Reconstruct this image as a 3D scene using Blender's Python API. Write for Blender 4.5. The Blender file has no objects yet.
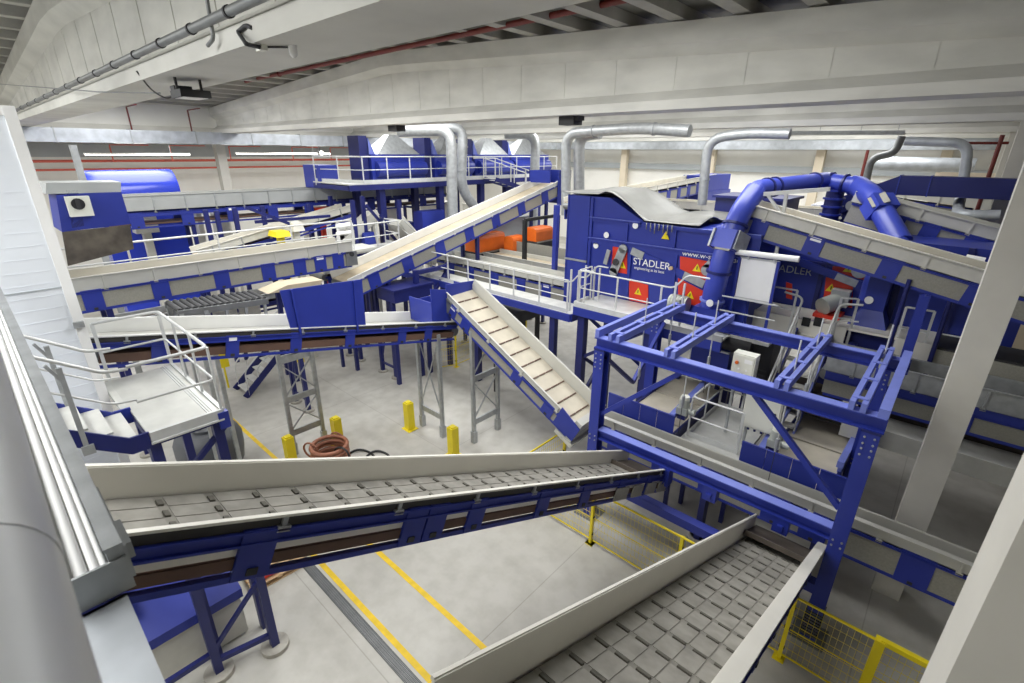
import bpy, bmesh, math, random
from mathutils import Vector, Matrix
random.seed(7)
scn = bpy.context.scene
COL = scn.collection
V3 = Vector
# ------------------------------------------------------------------ camera
FPX, TH, RO, HD, CH = 488.447, math.radians(21.1555), math.radians(0.4149), math.radians(42.1237), 9.0
_fw = V3((-math.sin(HD) * math.cos(TH), math.cos(HD) * math.cos(TH), -math.sin(TH)))
_rt = V3((math.cos(HD), math.sin(HD), 0)); _up = _rt.cross(_fw)
_r = _rt * math.cos(RO) + _up * math.sin(RO); _u = _up * math.cos(RO) - _rt * math.sin(RO)
CAM = V3((0, 0, CH))


def at(px, py, x=None, y=None, z=None):
    """world point seen at a measured photo position on the plane x=, y= or z="""
    d = _fw * FPX + _r * (px - 512) - _u * (py - 341.5)
    if x is not None: t = x / d.x
    elif y is not None: t = y / d.y
    else: t = (z - CH) / d.z
    return CAM + d * t


# ------------------------------------------------------------------ materials
def lin(c):
    return tuple(((v / 255) / 12.92 if v / 255 <= 0.04045 else ((v / 255 + 0.055) / 1.055) ** 2.4) for v in c)


def mat(name, rgb, rough=0.5, metal=0.0, var=0.0, scale=3.0, bump=0.0, rgb2=None, stretch=None, emit=0.0, detail=4):
    m = bpy.data.materials.new(name); m.use_nodes = True
    nt = m.node_tree; b = nt.nodes['Principled BSDF']
    c = lin(rgb)
    b.inputs['Base Color'].default_value = (*c, 1); b.inputs['Roughness'].default_value = rough; b.inputs['Metallic'].default_value = metal
    if var or bump or rgb2:
        tc = nt.nodes.new('ShaderNodeTexCoord'); mp = nt.nodes.new('ShaderNodeMapping')
        if stretch: mp.inputs['Scale'].default_value = stretch
        nz = nt.nodes.new('ShaderNodeTexNoise'); nz.inputs['Scale'].default_value = scale; nz.inputs['Detail'].default_value = detail
        nt.links.new(tc.outputs['Object'], mp.inputs['Vector']); nt.links.new(mp.outputs['Vector'], nz.inputs['Vector'])
        rp = nt.nodes.new('ShaderNodeValToRGB')
        rp.color_ramp.elements[0].position = 0.32; rp.color_ramp.elements[1].position = 0.68
        c2 = lin(rgb2) if rgb2 else tuple(max(0, v * (1 - var)) for v in c)
        rp.color_ramp.elements[0].color = (*c2, 1)
        rp.color_ramp.elements[1].color = (*(c if rgb2 else tuple(min(1, v * (1 + var * .5)) for v in c)), 1)
        nt.links.new(nz.outputs['Fac'], rp.inputs['Fac']); nt.links.new(rp.outputs['Color'], b.inputs['Base Color'])
        if bump:
            bp = nt.nodes.new('ShaderNodeBump'); bp.inputs['Strength'].default_value = bump; bp.inputs['Distance'].default_value = 0.02
            nt.links.new(nz.outputs['Fac'], bp.inputs['Height']); nt.links.new(bp.outputs['Normal'], b.inputs['Normal'])
    if emit:
        b.inputs['Emission Color'].default_value = (*c, 1); b.inputs['Emission Strength'].default_value = emit
    return m


M = {}
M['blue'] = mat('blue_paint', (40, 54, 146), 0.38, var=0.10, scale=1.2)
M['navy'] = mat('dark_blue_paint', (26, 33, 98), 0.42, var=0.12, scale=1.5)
M['ltblue'] = mat('dusty_sheen_blue', (112, 124, 200), 0.45, var=0.12, scale=2)  # blue paled by dust and by light sheen put into the colour
M['galv'] = mat('galvanised_steel', (172, 175, 176), 0.42, 0.45, var=0.16, scale=6)
M['zinc'] = mat('zinc_sheet', (186, 191, 196), 0.42, 0.25, var=0.22, scale=2.2)
M['rail'] = mat('rail_steel', (205, 206, 204), 0.42, 0.15, var=0.08, scale=5)
M['sheet'] = mat('grey_sheet_metal', (194, 193, 185), 0.42, 0.12, var=0.06, scale=1.5)
M['whites'] = mat('white_sheet_metal', (222, 222, 218), 0.35, 0.05, var=0.04, scale=2)
M['panel'] = mat('perforated_grey_panel', (150, 148, 138), 0.6, 0.1, var=0.10, scale=30)
M['steel'] = mat('dull_steel', (128, 130, 130), 0.45, 0.4, var=0.15, scale=4)
M['belt'] = mat('dusty_grey_belt', (130, 127, 119), 0.8, var=0.22, scale=7, rgb2=None)
M['belt_pad'] = mat('belt_pad_rubber', (142, 139, 131), 0.8, var=0.22, scale=5, bump=0.15)
M['belt_cleat'] = mat('belt_cleat_rubber', (90, 87, 79), 0.8, var=0.2, scale=9)
M['tan'] = mat('tan_belt', (180, 167, 143), 0.75, var=0.12, scale=2.5)
M['darkbelt'] = mat('dark_rubber_belt', (74, 66, 58), 0.75, var=0.25, scale=3)
M['brown'] = mat('brown_return_belt', (98, 74, 62), 0.7, var=0.18, scale=2)
M['shade_strip'] = mat('dark_wall_shade', (66, 64, 60), 0.7, var=0.15, scale=3)  # shade below the conveyor rail, put into a dark colour
M['flapreflect'] = mat('brown_reflection_sheet', (112, 104, 92), 0.5, 0.3, scale=2.5, rgb2=(74, 68, 62))  # brown tones put a reflection into the flap colour
M['tablebelt'] = mat('dusty_beige_belt', (196, 188, 170), 0.8, var=0.12, scale=2)
M['ductblue'] = mat('glossy_duct_blue', (60, 74, 172), 0.34, var=0.10, scale=1.5)  # lighter than the blue paint: specular sheen put into the base colour
M['pipe'] = mat('pale_galvanised_pipe', (228, 230, 232), 0.36, 0.15, var=0.06, scale=3)
M['greywall'] = mat('grey_conveyor_wall', (172, 175, 174), 0.5, 0.2, var=0.06, scale=2)
M['annexred'] = mat('annex_red_pipe', (206, 96, 80), 0.5)
M['cream'] = mat('cream_sheet_metal', (222, 219, 209), 0.45, 0.05, var=0.05, scale=1.5)
M['black'] = mat('black_plastic', (28, 28, 30), 0.55)
M['dark'] = mat('dark_machinery', (52, 52, 54), 0.6, var=0.25, scale=4)
M['yellow'] = mat('yellow_paint', (232, 210, 28), 0.45, var=0.06, scale=3)
M['yline'] = mat('yellow_floor_paint', (226, 190, 36), 0.6, var=0.14, scale=5)
M['red'] = mat('red_paint', (214, 56, 34), 0.45, var=0.08, scale=2)
M['redpipe'] = mat('red_pipe_paint', (112, 40, 34), 0.45, var=0.08, scale=2)
M['orange'] = mat('orange_plastic', (232, 112, 38), 0.4, var=0.08, scale=3)
M['white'] = mat('white_paint', (240, 240, 238), 0.5, var=0.03, scale=3)
M['cab'] = mat('cabinet_enamel', (226, 226, 214), 0.45, var=0.03, scale=3)
M['conc'] = mat('precast_concrete', (212, 211, 204), 0.85, var=0.14, scale=1.3, bump=0.25, stretch=(0.6, 0.6, 1.6), detail=8)
M['colconc'] = mat('column_concrete', (198, 195, 186), 0.85, var=0.07, scale=1.5, bump=0.15, detail=8)
M['pad'] = mat('concrete_pad', (168, 164, 154), 0.9, var=0.2, scale=6)
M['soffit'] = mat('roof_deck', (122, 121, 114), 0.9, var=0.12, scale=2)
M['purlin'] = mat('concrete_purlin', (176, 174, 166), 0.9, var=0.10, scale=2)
M['wood'] = mat('pallet_wood', (205, 176, 136), 0.8, var=0.2, scale=5, stretch=(1, 8, 8))
M['copper'] = mat('copper_hose', (150, 96, 72), 0.5, var=0.2, scale=8)
M['tarp'] = mat('grey_rubber_tarp', (126, 126, 122), 0.42, 0.1, var=0.12, scale=2)
M['grating'] = mat('drain_steel', (96, 98, 96), 0.5, 0.4, var=0.2, scale=6)
M['wallw'] = mat('white_wall_panel', (242, 241, 236), 0.6, var=0.03, scale=1)
M['wallg'] = mat('grey_wall_panel', (176, 182, 186), 0.6, var=0.05, scale=1)
M['cabin'] = mat('white_cabin_panel', (232, 237, 243), 0.45, var=0.03, scale=2)
M['deck'] = mat('aluminium_deck', (206, 206, 200), 0.45, 0.2, var=0.10, scale=3)
M['lampw'] = mat('lamp_glow', (255, 250, 238), 0.5, emit=6.0)
M['bale'] = mat('mixed_plastic_bale', (236, 236, 240), 0.5, rgb2=(170, 172, 190), scale=5, bump=0.4)
M['bwhite'] = mat('weathered_white', (206, 204, 194), 0.6, var=0.08, scale=3)
M['beige'] = mat('beige_concrete', (220, 208, 186), 0.85, var=0.06, scale=1)
M['greyplastic'] = mat('dark_grey_plastic', (92, 94, 98), 0.5, var=0.1, scale=2)
M['motor'] = mat('motor_grey', (178, 182, 174), 0.4, 0.2, var=0.1, scale=6)


def floor_material():
    m = bpy.data.materials.new('polished_concrete_floor'); m.use_nodes = True
    nt = m.node_tree; b = nt.nodes['Principled BSDF']; b.inputs['Roughness'].default_value = 0.55
    tc = nt.nodes.new('ShaderNodeTexCoord')
    def noise(s, d, stretch=None):
        n = nt.nodes.new('ShaderNodeTexNoise'); n.inputs['Scale'].default_value = s; n.inputs['Detail'].default_value = d
        mp = nt.nodes.new('ShaderNodeMapping')
        if stretch: mp.inputs['Scale'].default_value = stretch
        nt.links.new(tc.outputs['Object'], mp.inputs['Vector']); nt.links.new(mp.outputs['Vector'], n.inputs['Vector'])
        return n
    a = noise(0.32, 6); c = noise(2.6, 8); e = noise(0.5, 5, (0.35, 1.6, 1))
    ra = nt.nodes.new('ShaderNodeValToRGB')
    ra.color_ramp.elements[0].position = 0.3; ra.color_ramp.elements[1].position = 0.72
    ra.color_ramp.elements[0].color = (*lin((172, 169, 161)), 1); ra.color_ramp.elements[1].color = (*lin((200, 198, 190)), 1)
    nt.links.new(a.outputs['Fac'], ra.inputs['Fac'])
    rc = nt.nodes.new('ShaderNodeValToRGB')
    rc.color_ramp.elements[0].position = 0.35; rc.color_ramp.elements[1].position = 0.6
    rc.color_ramp.elements[0].color = (0.80, 0.79, 0.77, 1); rc.color_ramp.elements[1].color = (1, 1, 1, 1)
    nt.links.new(c.outputs['Fac'], rc.inputs['Fac'])
    re = nt.nodes.new('ShaderNodeValToRGB')
    re.color_ramp.elements[0].position = 0.30; re.color_ramp.elements[1].position = 0.46
    re.color_ramp.elements[0].color = (0.80, 0.79, 0.78, 1); re.color_ramp.elements[1].color = (1, 1, 1, 1)
    nt.links.new(e.outputs['Fac'], re.inputs['Fac'])
    m1 = nt.nodes.new('ShaderNodeMixRGB'); m1.blend_type = 'MULTIPLY'; m1.inputs['Fac'].default_value = 0.6
    nt.links.new(ra.outputs['Color'], m1.inputs[1]); nt.links.new(rc.outputs['Color'], m1.inputs[2])
    m2 = nt.nodes.new('ShaderNodeMixRGB'); m2.blend_type = 'MULTIPLY'; m2.inputs['Fac'].default_value = 0.8
    nt.links.new(m1.outputs['Color'], m2.inputs[1]); nt.links.new(re.outputs['Color'], m2.inputs[2])
    # faint joint lines of the slab
    br = nt.nodes.new('ShaderNodeTexBrick'); br.offset = 0; br.inputs['Scale'].default_value = 1
    br.inputs['Brick Width'].default_value = 5.5; br.inputs['Row Height'].default_value = 5.5; br.inputs['Mortar Size'].default_value = 0.012
    br.inputs['Color1'].default_value = br.inputs['Color2'].default_value = (1, 1, 1, 1); br.inputs['Mortar'].default_value = (0.78, 0.77, 0.75, 1)
    nt.links.new(tc.outputs['Object'], br.inputs['Vector'])
    m3 = nt.nodes.new('ShaderNodeMixRGB'); m3.blend_type = 'MULTIPLY'; m3.inputs['Fac'].default_value = 1
    nt.links.new(m2.outputs['Color'], m3.inputs[1]); nt.links.new(br.outputs['Color'], m3.inputs[2])
    nt.links.new(m3.outputs['Color'], b.inputs['Base Color'])
    return m


M['floor'] = floor_material()
# ------------------------------------------------------------------ mesh builder


class MB:
    def __init__(s): s.v = []; s.f = []; s.m = []; s.sm = []

    def _add(s, vs, fs, mi=0, smooth=False):
        o = len(s.v); s.v += [V3(v) for v in vs]
        for f in fs: s.f.append(tuple(i + o for i in f)); s.m.append(mi); s.sm.append(smooth)

    def hexa(s, p, mi=0):
        s._add(p, [(0, 3, 2, 1), (4, 5, 6, 7), (0, 1, 5, 4), (1, 2, 6, 5), (2, 3, 7, 6), (3, 0, 4, 7)], mi); return s

    def box(s, x0, x1, y0, y1, z0, z1, mi=0):
        return s.hexa([(x0, y0, z0), (x1, y0, z0), (x1, y1, z0), (x0, y1, z0), (x0, y0, z1), (x1, y0, z1), (x1, y1, z1), (x0, y1, z1)], mi)

    def bar(s, p, q, w, h=None, up=(0, 0, 1), mi=0):
        p, q = V3(p), V3(q); h = w if h is None else h
        d = (q - p).normalized(); up = V3(up)
        if abs(d.dot(up)) > 0.98: up = V3((0, 1, 0)) if abs(d.y) < 0.9 else V3((1, 0, 0))
        a = d.cross(up).normalized() * (w / 2); b = a.normalized().cross(d).normalized() * (h / 2)
        return s.hexa([p - a - b, p + a - b, q + a - b, q - a - b, p - a + b, p + a + b, q + a + b, q - a + b], mi)

    def ibeam(s, p, q, w, h, t=0.02, up=(0, 0, 1)):
        p, q = V3(p), V3(q); d = (q - p).normalized(); up = V3(up)
        if abs(d.dot(up)) > 0.98: up = V3((0, 1, 0))
        a = d.cross(up).normalized(); b = a.cross(d).normalized()
        s.bar(p + b * (h / 2 - t / 2), q + b * (h / 2 - t / 2), w, t, up); s.bar(p - b * (h / 2 - t / 2), q - b * (h / 2 - t / 2), w, t, up)
        s.bar(p, q, t * 1.2, h - 2 * t, up); return s

    def tube(s, pts, r, n=8, mi=0, cap=True, closed=False):
        pts = [V3(p) for p in pts]; k = len(pts); rings = []; prev = None
        for i, p in enumerate(pts):
            if closed: t = (pts[(i + 1) % k] - pts[i - 1]).normalized()
            elif i == 0: t = (pts[1] - p).normalized()
            elif i == k - 1: t = (p - pts[-2]).normalized()
            else:
                t = ((p - pts[i - 1]).normalized() + (pts[i + 1] - p).normalized())
                t = t.normalized() if t.length > 1e-6 else (pts[i + 1] - p).normalized()
            if prev is None:
                a = t.cross(V3((0, 0, 1)))
                if a.length < 0.05: a = t.cross(V3((0, 1, 0)))
                a.normalize()
            else:
                a = prev - t * prev.dot(t); a.normalize()
            prev = a; b = t.cross(a); rr = r[i] if isinstance(r, (list, tuple)) else r
            sc = 1.0
            if not closed and 0 < i < k - 1:
                c = max(0.5, t.dot((pts[i + 1] - p).normalized())); sc = 1 / c
                sc = min(sc, 1.25)
            rings.append([p + (a * math.cos(2 * math.pi * j / n) + b * math.sin(2 * math.pi * j / n)) * rr * sc for j in range(n)])
        vs = [v for rg in rings for v in rg]; fs = []
        for i in range(k if closed else k - 1):
            i2 = (i + 1) % k
            for j in range(n): fs.append((i * n + j, i * n + (j + 1) % n, i2 * n + (j + 1) % n, i2 * n + j))
        s._add(vs, fs, mi, True)
        if cap and not closed: s._add(rings[0], [tuple(range(n - 1, -1, -1))], mi); s._add(rings[-1], [tuple(range(n))], mi)
        return s

    def cyl(s, p, q, r, n=16, mi=0): return s.tube([p, q], r, n, mi)

    def poly(s, pts, ext, mi=0):
        pts = [V3(p) for p in pts]; e = V3(ext); n = len(pts)
        s._add(pts + [p + e for p in pts], [tuple(range(n - 1, -1, -1)), tuple(range(n, 2 * n))] + [(i, (i + 1) % n, n + (i + 1) % n, n + i) for i in range(n)], mi); return s

    def grid(s, rows, mi=0, smooth=True):
        n = len(rows[0]); vs = [p for r in rows for p in r]
        s._add(vs, [(i * n + j, i * n + j + 1, (i + 1) * n + j + 1, (i + 1) * n + j) for i in range(len(rows) - 1) for j in range(n - 1)], mi, smooth); return s

    def build(s, name, mats, parent=None, solid=0.0):
        off = V3((0, 0, 0))
        if parent is not None:
            r = parent
            while r.parent is not None: r = r.parent
            off = r.location.copy()
        elif s.v:
            xs = [v.x for v in s.v]; ys = [v.y for v in s.v]; zs = [v.z for v in s.v]
            off = V3(((min(xs) + max(xs)) / 2, (min(ys) + max(ys)) / 2, min(zs)))
        me = bpy.data.meshes.new(name)
        me.from_pydata([tuple(v - off) for v in s.v], [], s.f)
        for i, p in enumerate(me.polygons): p.material_index = s.m[i]; p.use_smooth = s.sm[i]
        bm = bmesh.new(); bm.from_mesh(me); bmesh.ops.recalc_face_normals(bm, faces=bm.faces); bm.to_mesh(me); bm.free()
        for mm in (mats if isinstance(mats, (list, tuple)) else [mats]): me.materials.append(M[mm] if isinstance(mm, str) else mm)
        o = bpy.data.objects.new(name, me); COL.objects.link(o)
        if parent is not None: o.parent = parent
        else: o.location = off
        if solid:
            md = o.modifiers.new('thickness', 'SOLIDIFY'); md.thickness = solid; md.offset = 0
        return o


def tag(o, label=None, cat=None, group=None, kind=None):
    if label: o['label'] = label
    if cat: o['category'] = cat
    if group: o['group'] = group
    if kind: o['kind'] = kind
    return o


def thing(name, label, cat, loc, group=None):
    o = bpy.data.objects.new(name, None); COL.objects.link(o); o.location = V3(loc); o.empty_display_size = 0.2
    return tag(o, label, cat, group)


def struct(mb, name, m): return tag(mb.build(name, m), kind='structure')


def text(body, parent, name, p, size, m, rot, extrude=0.004, squash=1.0):
    cu = bpy.data.curves.new(name, 'FONT'); cu.body = body; cu.size = size; cu.extrude = extrude; cu.materials.append(M[m])
    tmp = bpy.data.objects.new(name, cu); COL.objects.link(tmp); bpy.context.view_layer.update()
    me = bpy.data.meshes.new_from_object(tmp.evaluated_get(bpy.context.evaluated_depsgraph_get())); bpy.data.objects.remove(tmp)
    o = bpy.data.objects.new(name, me); COL.objects.link(o); o.parent = parent
    r = parent
    while r.parent is not None: r = r.parent
    o.location = V3(p) - r.location; o.rotation_euler = rot; o.scale = (squash, 1, 1); return o


# ------------------------------------------------------------------ railing / legs / conveyor
def arc(p, a, b, r, n=5):
    """rounded corner at p between directions towards a and b"""
    p, a, b = V3(p), V3(a), V3(b); da = (a - p).normalized(); db = (b - p).normalized()
    s, e = p + da * r, p + db * r
    return [s.lerp(p, t).lerp(p.lerp(e, t), t) for t in [i / n for i in range(n + 1)]]


def rounded(pts, r):
    pts = [V3(p) for p in pts]; out = [pts[0]]
    for i in range(1, len(pts) - 1): out += arc(pts[i], pts[i - 1], pts[i + 1], min(r, (pts[i] - pts[i - 1]).length * .45, (pts[i + 1] - pts[i]).length * .45))
    return out + [pts[-1]]


def railing(root, pts, h=1.1, spacing=1.5, r=0.024, mids=1, m='rail', toe=True, posts=True, skip=()):
    pts = [V3(p) for p in pts]; U = V3((0, 0, 1))
    MB().tube(rounded([p + U * h for p in pts], .12), r, 8).build('handrail', m, root)
    for k in range(mids):
        MB().tube(rounded([p + U * (h * (k + 1) / (mids + 1)) for p in pts], .1), r * .75, 6).build('mid_rail', m, root)
    if toe:
        t = MB()
        for a, b in zip(pts, pts[1:]): t.bar(a + U * .07, b + U * .07, .01, .14)
        t.build('toe_board', m, root)
    if posts:
        done = []
        for a, b in zip(pts, pts[1:]):
            n = max(1, round((b - a).length / spacing))
            for i in range(n + 1):
                p = a.lerp(b, i / n)
                if any((p - q).length < .25 for q in done) or any((p - V3(q)).length < .3 for q in skip): continue
                done.append(p); MB().bar(p - U * .18, p + U * h, .055, .03, up=(b - a).cross(U)).build('post', m, root)


class Frame:
    """sloping frame of a conveyor: u along the axis, t across, h square to the belt"""
    def __init__(s, axis, u0, z0, u1, z1):
        s.ax = axis; s.u0, s.z0 = u0, z0; s.k = (z1 - z0) / (u1 - u0); s.c = 1 / math.sqrt(1 + s.k * s.k)

    def z(s, u): return s.z0 + s.k * (u - s.u0)

    def p(s, u, t, h):
        uu = u - s.k * s.c * h; z = s.z(u) + s.c * h
        return V3((t, uu, z)) if s.ax == 'Y' else V3((uu, t, z))

    def box(s, mb, ua, ub, ta, tb, ha, hb, mi=0):
        return mb.hexa([s.p(ua, ta, ha), s.p(ub, ta, ha), s.p(ub, tb, ha), s.p(ua, tb, ha), s.p(ua, ta, hb), s.p(ub, ta, hb), s.p(ub, tb, hb), s.p(ua, tb, hb)], mi)


def leg_pair(root, axis, u, t0, t1, ztop, z0=0.0, col='navy', w=0.14, pads=True, brace=True):
    P = (lambda t, z, uu=u: V3((t, uu, z))) if axis == 'Y' else (lambda t, z, uu=u: V3((uu, t, z)))
    for t in (t0, t1):
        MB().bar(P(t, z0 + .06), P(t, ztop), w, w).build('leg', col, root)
        if pads: MB().cyl(P(t, z0), P(t, z0 + .07), .21, 20).build('foot_pad', 'pad', root)
    if brace:
        b = MB(); b.bar(P(t0, ztop - .1), P(t1, ztop - .1), w * .8); b.bar(P(t0, z0 + .45), P(t1, z0 + .45), w * .55)
        b.bar(P(t0, z0 + .5), P(t1, max(z0 + 1.2, ztop - .7)), w * .4); b.build('cross_brace', col, root)


def conveyor(label, axis, t0, t1, a, b, wall=0.28, belt='belt', wallm='sheet', frame='blue', style='panel', plates=None, plate_w=0.32,
             depth=0.72, cleats=None, legs=(), rolls=True, chordm=None, ret='brown', group=None, name='belt_conveyor', end_plate=False, gap=.14, stickers=(),
             fold=0.06, shade_strip=False, chan=None, stay='galv', far_h=0.0, fold_far=None, chan_w=None):
    (u0, z0), (u1, z1) = a, b
    F = Frame(axis, u0, z0, u1, z1); lo, hi = min(u0, u1), max(u0, u1)
    c = F.p((lo + hi) / 2, (t0 + t1) / 2, 0); root = thing(name, label, 'conveyor', (c.x, c.y, 0 if legs else F.p((lo + hi) / 2, t0, -depth).z), group)
    # belt
    mb = MB(); F.box(mb, lo, hi, t0 + .03, t1 - .03, -wall - .03, -wall)
    if cleats:
        cols, pitch, ln, phase, padh = cleats
        W = (t1 - t0 - .06); i0 = math.ceil((lo + .1 - phase) / pitch); n = int((hi - .2 - phase) / pitch)
        for i in range(i0, n):
            ua = phase + i * pitch
            for j in range(cols):
                ta = t0 + .03 + W * j / cols; tb = t0 + .03 + W * (j + 1) / cols
                F.box(mb, ua + .045, ua + pitch - .03, ta + .008, tb - .008, -wall, -wall + padh, 1)
                F.box(mb, ua - .02, ua + .02, tb - .02 - (tb - ta) * ln, tb - .02, -wall, -wall + padh + .012, 2)
    mb.build('belt', [belt, 'belt_pad', 'belt_cleat'], root)
    fs = -1 if axis == 'Y' else 1
    for t, sgn in ((t0, -1), (t1, 1)):
        w = MB(); F.box(w, lo, hi, t - .012, t + .012, -wall - .04, far_h if sgn == fs else 0)
        fo = fold if (sgn != fs or fold_far is None) else fold_far
        F.box(w, lo, hi, min(t, t + sgn * fo), max(t, t + sgn * fo), -.012 + (far_h if sgn == fs else 0), .012 + (far_h if sgn == fs else 0))
        w.build('side_wall', wallm, root)
        if shade_strip and sgn > 0:
            k = MB(); F.box(k, lo, hi, t + .012, t + .02, chan if chan else -wall - .04, -.03); k.build('wall_shade_strip', 'shade_strip', root)  # dark strip added for the shade on the outer wall
        # blue channel under the side wall
        s = MB(); hh = -wall - gap if chan is None else chan
        cw = (.12 if chan else .16) if style == 'open' else .06
        cw = chan_w or cw
        ti = t + sgn * .015; F.box(s, lo + .05, hi - .05, min(ti, t + sgn * .03), max(ti, t + sgn * .03), hh - cw, hh)
        F.box(s, lo + .05, hi - .05, min(ti, t + sgn * .06), max(ti, t + sgn * .06), hh - .02, hh)
        F.box(s, lo + .05, hi - .05, min(ti, t + sgn * .06), max(ti, t + sgn * .06), hh - cw, hh - cw + .02)
        s.build('side_channel', frame, root)
        # stays that carry the side wall
        n = max(2, min(16, int((hi - lo) / 1.1)))
        for i in range(n):
            st = MB(); u = lo + (i + .5) * (hi - lo) / n
            F.box(st, u - .02, u + .02, min(t, t + sgn * .045), max(t, t + sgn * .045), min(hh, -.06), -.02)
            F.box(st, u - .05, u + .05, min(t, t + sgn * .06), max(t, t + sgn * .06), hh - .03, hh + .02)
            st.build('wall_stay', stay if style == 'open' else wallm, root)
        ch = MB(); F.box(ch, lo + .1, hi - .1, t - .03, t + .03, -depth, -depth + (.055 if chan else .07)); ch.build('lower_chord', chordm or frame, root)
        pl = plates if plates is not None else [lo + .3 + i * 1.25 for i in range(int((hi - lo - .4) / 1.25) + 1)]
        for u in pl:
            p = MB(); F.box(p, u - plate_w / 2, u + plate_w / 2, min(t, t + sgn * .045), max(t, t + sgn * .045), -depth + .01, hh + .015)
            po = p.build('bracket_plate', frame, root)
            q = MB()
            F.box(q, u - .04, u + .04, min(t, t + sgn * .06), max(t, t + sgn * .06), -depth + .05, -depth + .11)
            q.build('bearing', 'dark', po)
            if u in stickers:
                k = MB(); F.box(k, u - plate_w * .3, u + plate_w * .3, min(t, t + sgn * .05), max(t, t + sgn * .05), hh - .12, hh - .02); k.build('sticker', 'white', po)
        if style == 'panel':
            e = sorted([lo + .06] + list(pl) + [hi - .06])
            for ua, ub in zip(e, e[1:]):
                g = MB(); 
                a2, b2 = ua + (plate_w / 2 if ua in pl else 0), ub - (plate_w / 2 if ub in pl else 0)
                if b2 - a2 < .12: continue
                F.box(g, a2, b2, min(t, t + sgn * .02), max(t, t + sgn * .02), -depth + .07, hh - .02)
                g.build('side_guard', 'panel', root)
    r = MB(); ra, rb_ = (-depth + .10, min(-depth + .27, -wall - .06)) if chan else (-depth + .14, -depth + .2); F.box(r, lo + .15, hi - .15, t0 + (-.02 if chan else .05), t1 + (.02 if chan else -.05), ra, rb_); r.build('return_belt', ret, root)
    if rolls:
        for u in (lo + .05, hi - .05):
            MB().cyl(F.p(u, t0 + .03, -wall - .16), F.p(u, t1 - .03, -wall - .16), .15, 14).build('end_drum', 'steel', root)
    if end_plate:
        for u in end_plate:
            for t, sgn in ((t0, -1), (t1, 1)):
                g = MB(); F.box(g, u - .22, u + .22, min(t, t + sgn * .06), max(t, t + sgn * .06), -depth + .05, -wall - .02)
                go = g.build('bearing_plate', 'steel', root)
                h = MB(); h.cyl(F.p(u, t + sgn * .05, -.45), F.p(u, t + sgn * .12, -.45), .08, 12); h.build('shaft_hub', 'dark', go)
    for lg in legs:
        u, zt = lg[0], F.z(lg[0]) - depth
        leg_pair(root, axis, u, t0 + .1, t1 - .1, zt + .05, *(lg[1:] if len(lg) > 1 else ()))
    return root, F



# ================================================================== SETTING
struct(MB().box(-48, 16, -9, 48, -.3, 0), 'floor', 'floor')
struct(MB().box(-24, -1.2, 4.58, 4.70, 0, .004), 'trim_1', 'yline')
struct(MB().box(-12, -1.2, 3.48, 3.60, 0, .004), 'trim_2', 'yline')
struct(MB().box(-48.3, -48, -9, 48, 0, 13), 'wall_west', 'wallw')
wb = MB(); wb.box(-48, 16, 46, 46.3, 0, 9.4); struct(wb, 'wall_back', 'wallw')
wb = MB(); wb.box(-48, 16, 45.9, 46.3, 9.4, 13); struct(wb, 'wall_back_upper', 'wallg')
wb = MB(); wb.box(-34, 16, 45.7, 45.9, 9.55, 10.15); wb.box(-34, 16, 45.75, 45.9, 7.6, 8.1); struct(wb, 'trim_3', 'wallg')
struct(MB().box(16, 16.3, -9, 48, 0, 13), 'wall_east', 'wallw')
struct(MB().box(-48, 16, -9.3, -9, 0, 13), 'wall_front', 'wallw')
# upper wall above the row of far columns, low annex ceiling behind it
struct(MB().box(-35.2, -34.9, -9, 46, 9.95, 13), 'wall_left_upper', 'wallw')
struct(MB().box(-48, -35.2, -9, 46, 9.6, 9.75), 'ceiling_annex', 'purlin')
# grey band and beams of the annex
wb = MB(); wb.box(-48, -47.8, -9, 46, 8.5, 9.4); struct(wb, 'trim_4', 'wallg')


def girder(y, x0, x1, zb, name='roof_girder', xa=-16.5, ribs=True, w=.95):
    """gabled precast I girder running along X"""
    zt = lambda x: 12.25 - .055 * abs(x - xa) if x > xa else 12.25 - .052 * abs(x - xa)
    yc = y + w / 2
    n = 24; xs = [x0 + (x1 - x0) * i / n for i in range(n + 1)]
    prof = [(-w / 2, 0, 0), (w / 2, 0, 0), (w / 2, .20, 0), (.13, .42, 0), (.13, -.62, 1), (w * .42, -.42, 1), (w * .42, 0, 1), (-w * .42, 0, 1), (-w * .42, -.42, 1), (-.13, -.62, 1), (-.13, .42, 0), (-w / 2, .20, 0)]
    mb = MB(); vs = []; fs = []
    for x in xs:
        for (dy, dz, top) in prof: vs.append((x, yc + dy, (zt(x) if top else zb) + dz))
    k = len(prof)
    for i in range(n):
        for j in range(k): fs.append((i * k + j, i * k + (j + 1) % k, (i + 1) * k + (j + 1) % k, (i + 1) * k + j))
    fs.append(tuple(range(k - 1, -1, -1))); fs.append(tuple(range(n * k, n * k + k)))
    mb._add(vs, fs)
    if ribs:
        x = x0 + 1
        while x < x1 - .5:
            mb.box(x - .012, x + .012, yc - .142, yc + .142, zb + .42, zt(x) - .62); x += 1.55
    struct(mb, name, 'conc')
    return zt


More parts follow.
